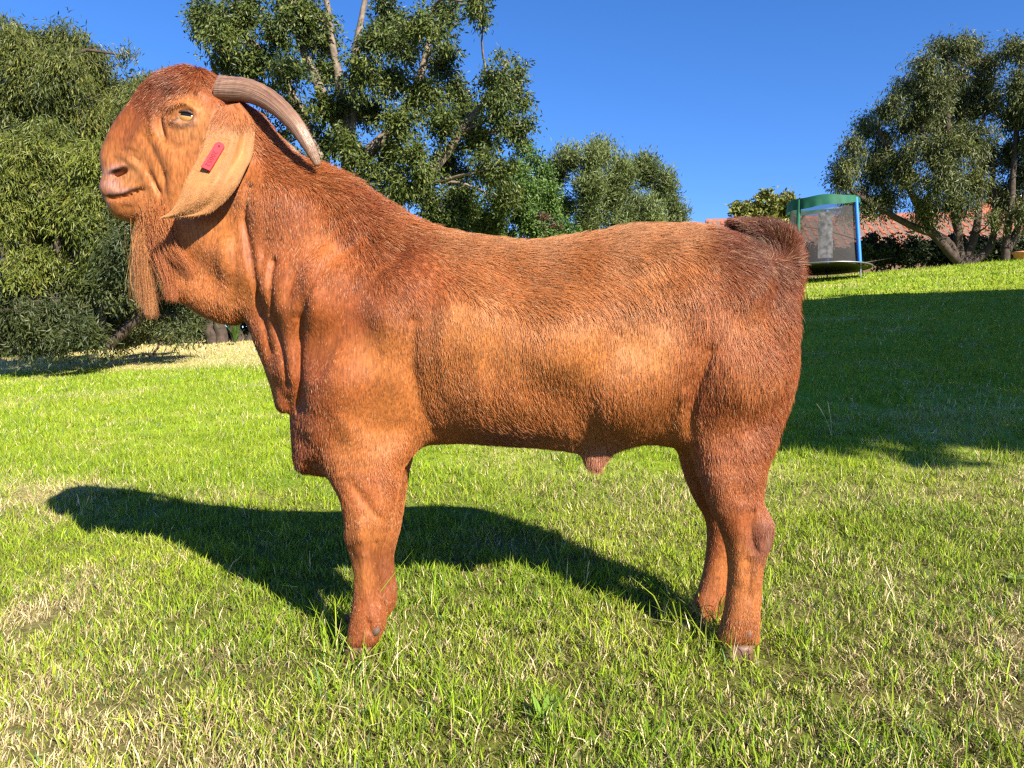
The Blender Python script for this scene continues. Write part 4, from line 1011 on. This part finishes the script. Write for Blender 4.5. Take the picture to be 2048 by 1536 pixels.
# ---- eyes: almond-shaped, amber with a dark level pupil, framed by dark lids
m_eye, N, L, B = new_mat('eye')
at = N.new('ShaderNodeAttribute'); at.attribute_name = 'col'; L.new(at.outputs['Color'], B.inputs['Base Color']); B.inputs['Roughness'].default_value = .06; B.inputs['Specular IOR Level'].default_value = .6
m_lid = mat_plain('eyelid_skin', (.070,.030,.022), .5, .4, 300, .3)
ct, st_ = math.cos(.16), math.sin(.16)
for side in (-1, 1):
    n, m = 30, 44; Vv, cc = [], []
    c = EYE.copy(); ysurf = V[np.argmin((V[:, 0] - EYE[0]) ** 2 + (V[:, 2] - EYE[2]) ** 2 + 4 * np.maximum(V[:, 1] - D + .03, 0) ** 2), 1]
    c[1] = ysurf + .0035
    if side > 0: c[1] = 2 * D - c[1]
    def ball(a_, w, b_, k=1.0):
        x_, z_ = a_ * .0218 * k, b_ * .0155 * k
        return c + np.array([x_ * ct + z_ * st_, side * w * .0150 * k, -x_ * st_ + z_ * ct])
    for i in range(n + 1):
        th = math.pi * i / n
        for j in range(m):
            ph = 2 * math.pi * j / m
            w, a_, b_ = math.cos(th), math.sin(th) * math.cos(ph), math.sin(th) * math.sin(ph)
            Vv.append(ball(a_, w, b_))
            if math.hypot(a_, b_) > .80 or w < 0: col_ = (.03,.015,.010)
            elif abs(b_ - .22) < .26 and abs(a_) < .55: col_ = (.006,.005,.005)
            elif b_ > .35: col_ = (.10,.05,.02)  # upper iris darkened for the shadow of lid and lashes
            else: col_ = (.40,.215,.06)
            cc.append(col_)
    Q_ = [(i * m + j, (i + 1) * m + j, (i + 1) * m + (j + 1) % m, i * m + (j + 1) % m) for i in range(n) for j in range(m)]
    ey = mesh_arrays('eye', np.array(Vv), np.array(Q_), m_eye, goat, np.array(cc))
    for up_, rad_ in ((1, .0034), (-1, .0018)):
        P_ = []
        for ph in np.linspace(-.05, math.pi + .05, 15):
            a_, b_ = math.cos(ph) * .86, up_ * math.sin(ph) * (.60 if up_ > 0 else .78)
            P_.append(ball(a_, math.sqrt(max(.05, 1 - a_ * a_ - b_ * b_)), b_, 1.10))
        T_ = Tubes(); T_.tube(np.array(P_), rad_, rad_, 8); T_.build('eyelid', m_lid, ey)

# ---- hooves and dewclaws
m_hoof = mat_plain('hoof_horn', (.12,.058,.036), .5, .35, 90, .2)
m_claw = mat_plain('dewclaw_horn', (.10,.06,.045), .75, .25, 120, .2)
def hoof(cx, cy, zb, ln_, w):
    bm = bmesh.new()
    for s in (-1, 1):
        rings = []
        for zz, k, f in ((0, 1.0, 1.0), (.018, .94, .86), (.036, .86, .72), (.046, .78, .62)):
            ring = []
            for t in np.linspace(0, 2 * math.pi, 14, endpoint=False):
                cxx = -math.cos(t); yy = math.sin(t)
                xx = ln_ * f * (cxx * .5 - .10 * (1 - abs(yy)) * (cxx < 0)) + (1 - f) * ln_ * .35
                ring.append(bm.verts.new((cx + xx, cy + s * w * .53 + yy * w * .47 * k, zb + zz)))
            rings.append(ring)
        for a, b in zip(rings[:-1], rings[1:]):
            for i in range(14): bm.faces.new((a[i], a[(i + 1) % 14], b[(i + 1) % 14], b[i]))
        bm.faces.new(rings[0][::-1]); bm.faces.new(rings[-1])
    bmesh.ops.recalc_face_normals(bm, faces=bm.faces)
    bm_obj('hoof', bm, m_hoof, goat, True)
def dewclaw(c, r=.0085):
    bm = bmesh.new(); bmesh.ops.create_uvsphere(bm, u_segments=12, v_segments=8, radius=r, matrix=Matrix.Translation(c) @ Matrix.Rotation(.5, 4, 'Y') @ Matrix.Diagonal((1.0, .8, 1.25, 1)))
    bm_obj('dewclaw', bm, m_claw, goat, True)
for (hx, dep, q) in ((716, NEARD, 1300), (708, FARD, 1268), (1470, NEARD, 1293), (1396, FARD, 1263)):
    c = px(hx, q, dep); zg = float(ground_z(c[0], dep))
    hoof(c[0], dep, zg - (.012 if hx < 1000 else .024), .074, .034)
for a, b, dep in ((1497,1268,NEARD-.026),(1499,1266,NEARD+.024),(1430,1236,FARD-.026),(1432,1236,FARD+.024),(752,1262,NEARD-.026),(752,1260,NEARD+.024),(764,1228,FARD-.02),(764,1228,FARD+.024)):
    dewclaw(px(a, b, dep))
# ------------------------------------------------------------------ grass
def grass_zone(ya, yb, dens, hgt, wid, seed, tri, pts=None, thatch=False, side=.74):
    r = np.random.default_rng(seed)
    xm = side * yb + .6; n0 = int(dens * (yb - ya) * 2 * xm)
    x = r.uniform(-xm, xm, n0); y = r.uniform(ya, yb, n0); k = np.abs(x) < side * y + .55; x, y = x[k], y[k]
    if pts is not None: x, y = pts
    tuft = vnoise(x * 16 + 30, y * 16 + 30, 2); k = r.random(len(x)) < (np.clip(.18 + 1.9 * (tuft - .24), .12, 1) if not thatch else 1.0); x, y, tuft = x[k], y[k], tuft[k]
    n = len(x); z = ground_z(x, y) + bumps(x, y) - .001
    dry = dryness(x, y); isdry = r.random(n) < np.clip((.13 + .20 * smooth01(2.4, 1.1, y)) + 1.0 * dry, 0, .95)
    H = hgt * np.exp(r.normal(0, .33, n)) * (.5 + 1.0 * tuft) * (.75 + .5 * vnoise(x * 2.2, y * 2.2 + 70, 2))
    tall = r.random(n) < .012; H[tall] *= 2.0
    if thatch: isdry[:] = True
    H[isdry] *= .85
    a = r.uniform(0, 2 * math.pi, n); lean = np.abs(r.normal(.85, .45, n)); lean[isdry] = np.abs(r.normal(1.0, .45, n)[isdry])
    if thatch: lean = r.uniform(1.1, 1.5, n)
    lean = np.clip(lean, .02, 1.5)
    b = r.uniform(0, 2 * math.pi, n)
    w = wid * r.uniform(.6, 1.35, n); w[isdry] *= .8
    side = np.stack([np.cos(b), np.sin(b), 0 * b], 1)
    out = np.stack([np.cos(a), np.sin(a), 0 * a], 1); up = np.array([0, 0, 1.])
    P0 = np.stack([x, y, z], 1)
    P1 = P0 + (out * (np.sin(lean * .5) * .5)[:, None] + up * (np.cos(lean * .5) * .5)[:, None]) * H[:, None]
    P2 = P1 + (out * (np.sin(lean) * .55)[:, None] + up * (np.cos(lean) * .55)[:, None]) * H[:, None]
    g = np.clip(vnoise(x * 3 + 12, y * 3 + 4, 2) * .5 + .5 * r.random(n), 0, 1)[:, None]
    c = np.array((.085,.19,.009)) * (1 - g) + np.array((.34,.40,.026)) * g
    hs_ = r.random(n)[:, None]
    straw = np.array((.36,.26,.12)) * (1 - hs_) + np.array((.74,.62,.36)) * hs_
    if thatch: straw = np.array((.10,.065,.03)) * (1 - hs_) + np.array((.50,.39,.20)) * hs_ ** 2
    c = np.where(isdry[:, None], straw, c)
    bl = (r.random(n) < .04) & ~isdry; c[bl] = np.array((.10,.19,.075))
    c *= r.uniform(.55, 1.3, n)[:, None]
    w = w[:, None]
    if tri:
        V = np.stack([P0 - side * w * .5, P0 + side * w * .5, P2], 1).reshape(-1, 3); Ft = np.arange(3 * n).reshape(n, 3); cc = np.repeat(c, 3, 0)
    else:
        V = np.stack([P0 - side * w * .38, P0 + side * w * .38, P1 + side * w * .5, P1 - side * w * .5, P2], 1).reshape(-1, 3)
        i = np.arange(n)[:, None] * 5
        Ft = np.concatenate([i + np.array([[0, 1, 2]]), i + np.array([[0, 2, 3]]), i + np.array([[3, 2, 4]])])
        root = c * .8 * .6 + np.array((.30,.24,.12)) * .4
        cc = np.stack([root, root, c, c, c * 1.05], 1).reshape(-1, 3)
    return V, Ft, cc
zones = [grass_zone(.72, 1.5, 48000, .0265, .0026, 41, False), grass_zone(1.5, 2.7, 42000, .024, .0025, 42, False), grass_zone(2.7, 4.6, 15000, .028, .0042, 43, True, side=.85), grass_zone(4.6, 8, 4000, .032, .0062, 44, True, side=.92), grass_zone(8, 14, 1400, .036, .011, 45, True, side=.92), grass_zone(14, 23, 360, .05, .022, 46, True, side=.92)]
zones.append(grass_zone(.72, 1.7, 16000, .026, .0026, 51, True, None, True)); zones.append(grass_zone(1.7, 3.2, 8000, .026, .0030, 52, True, None, True))
fr = np.random.default_rng(60); fx, fy = [], []
for hx, dep in ((716, NEARD), (708, FARD), (1470, NEARD), (1396, FARD)):      # longer grass round the hooves
    fx.append((hx - 1024) / F_PX * dep + fr.normal(0, .045, 420)); fy.append(dep + fr.normal(-.025, .045, 420))
zones.append(grass_zone(1, 2, 10, .058, .0030, 61, False, (np.concatenate(fx), np.concatenate(fy))))
Vs, Fs, Cc, off = [], [], [], 0
for V_, F_, C_ in zones:
    Vs.append(V_); Fs.append(F_ + off); Cc.append(C_); off += len(V_)
m_grass = mat_attr('grass_blade', .65, .12, .18)
grass = mesh_arrays('grass', np.concatenate(Vs), np.concatenate(Fs), m_grass, None, np.concatenate(Cc), smooth=False)
tag(grass, 'short green lawn grass mixed with dry straw blades', 'grass', kind='stuff')
print('grass tris', len(grass.data.polygons))

# ------------------------------------------------------------------ long stems, weeds and small flowers standing in the lawn
def gpoint(p, q):
    """ground point seen at a pixel"""
    d = np.array([(p - 1024) / F_PX, 1, (768 - q) / F_PX]); t = np.linspace(.6, 25, 6000)
    P = np.array([0, 0, CAM_Z]) + d * t[:, None]; k = np.argmax(P[:, 2] < ground_z(P[:, 0], P[:, 1]) + bumps(P[:, 0], P[:, 1]))
    k2 = np.argmin(np.abs(P[:, 2] - ground_z(P[:, 0], P[:, 1]) - bumps(P[:, 0], P[:, 1]))); return P[k2]
m_stem = mat_attr('weed_leaf', .5, .35, .25)
def strip(P, w, side):
    """flat tapering blade along P -> verts, quads"""
    P = np.asarray(P); n = len(P); s = np.asarray(side, float); s /= np.linalg.norm(s)
    ww = np.asarray(w)[:, None] * s
    V = np.concatenate([P - ww, P + ww]); i = np.arange(n - 1)
    return V, np.stack([i, i + 1, i + 1 + n, i + n], 1)
def weed(name, label, cat, p, q, specs, group=None):
    """specs: list of (azimuth, length, lean, width, colour, kind)"""
    b = gpoint(p, q); Vs, Fs, Cs, off = [], [], [], 0
    for az, ln_, lean, wd, colr, shape in specs:
        t = np.linspace(0, 1, 8); out = np.array([math.cos(az), math.sin(az), 0])
        ang = lean * (.35 + .75 * t); st = np.stack([np.sin(ang)] * 3, 1) * out + np.stack([0 * t, 0 * t, np.cos(ang)], 1)
        P = b - np.array([0, 0, .006]) + np.cumsum(st, 0) * ln_ / 8
        if shape == 'blade': w = wd * np.array([.7, 1, 1, .95, .85, .65, .4, .05])
        elif shape == 'leaf': w = wd * np.array([.12, .45, .85, 1, .95, .75, .4, .04])
        else: w = wd * np.array([.35, .35, .3, .3, .3, .9, 1.2, .2])
        V_, F_ = strip(P, w, np.cross(out, [0, 0, 1]) if shape != 'stem' else [1, 0, 0])
        Vs.append(V_); Fs.append(F_ + off); off += len(V_); Cs.append(np.tile(np.array(colr), (len(V_), 1)) * np.random.default_rng(int(az * 1000) % 997).uniform(.8, 1.15))
    o = mesh_arrays(name, np.concatenate(Vs), np.concatenate(Fs), m_stem, None, np.concatenate(Cs)); tag(o, label, cat, group); return o
r = np.random.default_rng(77); GRN = (.16,.27,.035); BLU = (.16,.24,.10); STR = (.62,.50,.28)
weed('broadleaf_weed', 'broad-leaved green weed in the grass below the goat belly, near the bottom edge', 'weed', 1085, 1450, [(.4,.075,1.0,.0085,GRN,'leaf'),(2.6,.062,.5,.0085,GRN,'leaf'),(1.2,.06,.8,.007,GRN,'leaf'),(4.6,.05,1.1,.007,GRN,'leaf'),(3.6,.06,1.2,.006,GRN,'leaf'),(5.6,.05,1.2,.006,GRN,'leaf')])
weed('rosette_weed', 'round pale green leaves at the right edge of the lawn', 'weed', 2030, 1165, [(a_, .045, 1.35, .010, (.28,.36,.10), 'leaf') for a_ in (.2, 1.4, 2.7, 3.9, 5.1)])
fs = []
for k in range(9):
    a_ = r.uniform(0, 6.28); fs += [(a_ + j * .09, .035 + .012 * j, .9 + .1 * j, .0014, (.11,.17,.035), 'blade') for j in range(-3, 4) for _ in (0,)]
weed('feathery_weed', 'feathery dull green weed in the bottom right corner', 'weed', 1860, 1500, fs)
for p_, q_, nm in ((470,668,'fresh green weed clump under the gnarled trunks'),):
    weed('weed_clump', nm, 'weed', p_, 690, [(r.uniform(0, 6.28), r.uniform(.3, .7), r.uniform(.1, .9), .016, (.055,.11,.018), 'leaf') for _ in range(30)])
seeds = [(820,1110,'seed stalk standing in the goat shadow behind the foreleg'),(845,1105,'slender grass stalk beside the seed stalk in the goat shadow'),(925,1080,'leaning grass stalk at the edge of the goat body shadow'),(1110,1150,'grass stalk under the goat belly'),(1170,1185,'pale grass stalk at the thin end of the goat shadow'),
         (1960,850,'tall grass stalk in the shaded slope at the right'),(1995,880,'pair of long grass blades at the shade edge on the right'),(1665,880,'lone pale seed head at the lower edge of the slope shade'),(165,1040,'reddish grass stalk in the head shadow'),(255,1010,'thin straw stalk in the shadow of the goat head'),(1800,1230,'brown dry stalk on the lawn right of the hind hooves'),(1790,1215,'bent dry stalk beside the brown one right of the hind hooves')]
for p_, q_, lb in seeds:
    near_ = q_ > 900
    cl = STR if ('dry' in lb or 'pale' in lb or 'straw' in lb or 'reddish' in lb) else BLU
    k_ = 2.2 if q_ < 900 else 1.0
    weed('grass_stalk', lb, 'grass stalk', p_, q_, [(r.uniform(0, 6.28), r.uniform(.07, .12) * k_, r.uniform(.15, .6), .0013 * k_, cl, 'stem') for _ in range(2)] + [(r.uniform(0, 6.28), .07 * k_, r.uniform(.4, .9), .0016 * k_, GRN, 'blade')], 'grass stalks in the lawn')
for p_, q_, lb in ((488,752,'purple flower nearest the goat throat fold'),(500,762,'purple flower just right of another by the throat fold'),(435,772,'leftmost purple flower on the sunny lawn'),(487,856,'purple flower left of the dewlap tip'),(556,872,'purple flower below the dewlap tip')):
    b_ = gpoint(p_, q_); bm = bmesh.new()
    for k in range(6):
        a_ = k * math.pi / 3; o_ = Vector((math.cos(a_), math.sin(a_), .35)); s_ = Vector((-math.sin(a_), math.cos(a_), 0)); c_ = Vector(b_) + Vector((0, 0, .045)); R_ = .006 * (b_[1] / 3)
        bm.faces.new([bm.verts.new(c_), bm.verts.new(c_ + o_ * R_ * .7 + s_ * R_ * .45), bm.verts.new(c_ + o_ * R_ * 1.5), bm.verts.new(c_ + o_ * R_ * .7 - s_ * R_ * .45)])
    bmesh.ops.create_cone(bm, segments=5, radius1=.001, radius2=.001, depth=.05, matrix=Matrix.Translation(Vector(b_) + Vector((0, 0, .02))))
    tag(bm_obj('purple_flower', bm, bpy.data.materials.get('petal') or mat_plain('petal', (.32,.16,.50), .6, .1), None), lb, 'flower', 'purple flowers in the lawn')
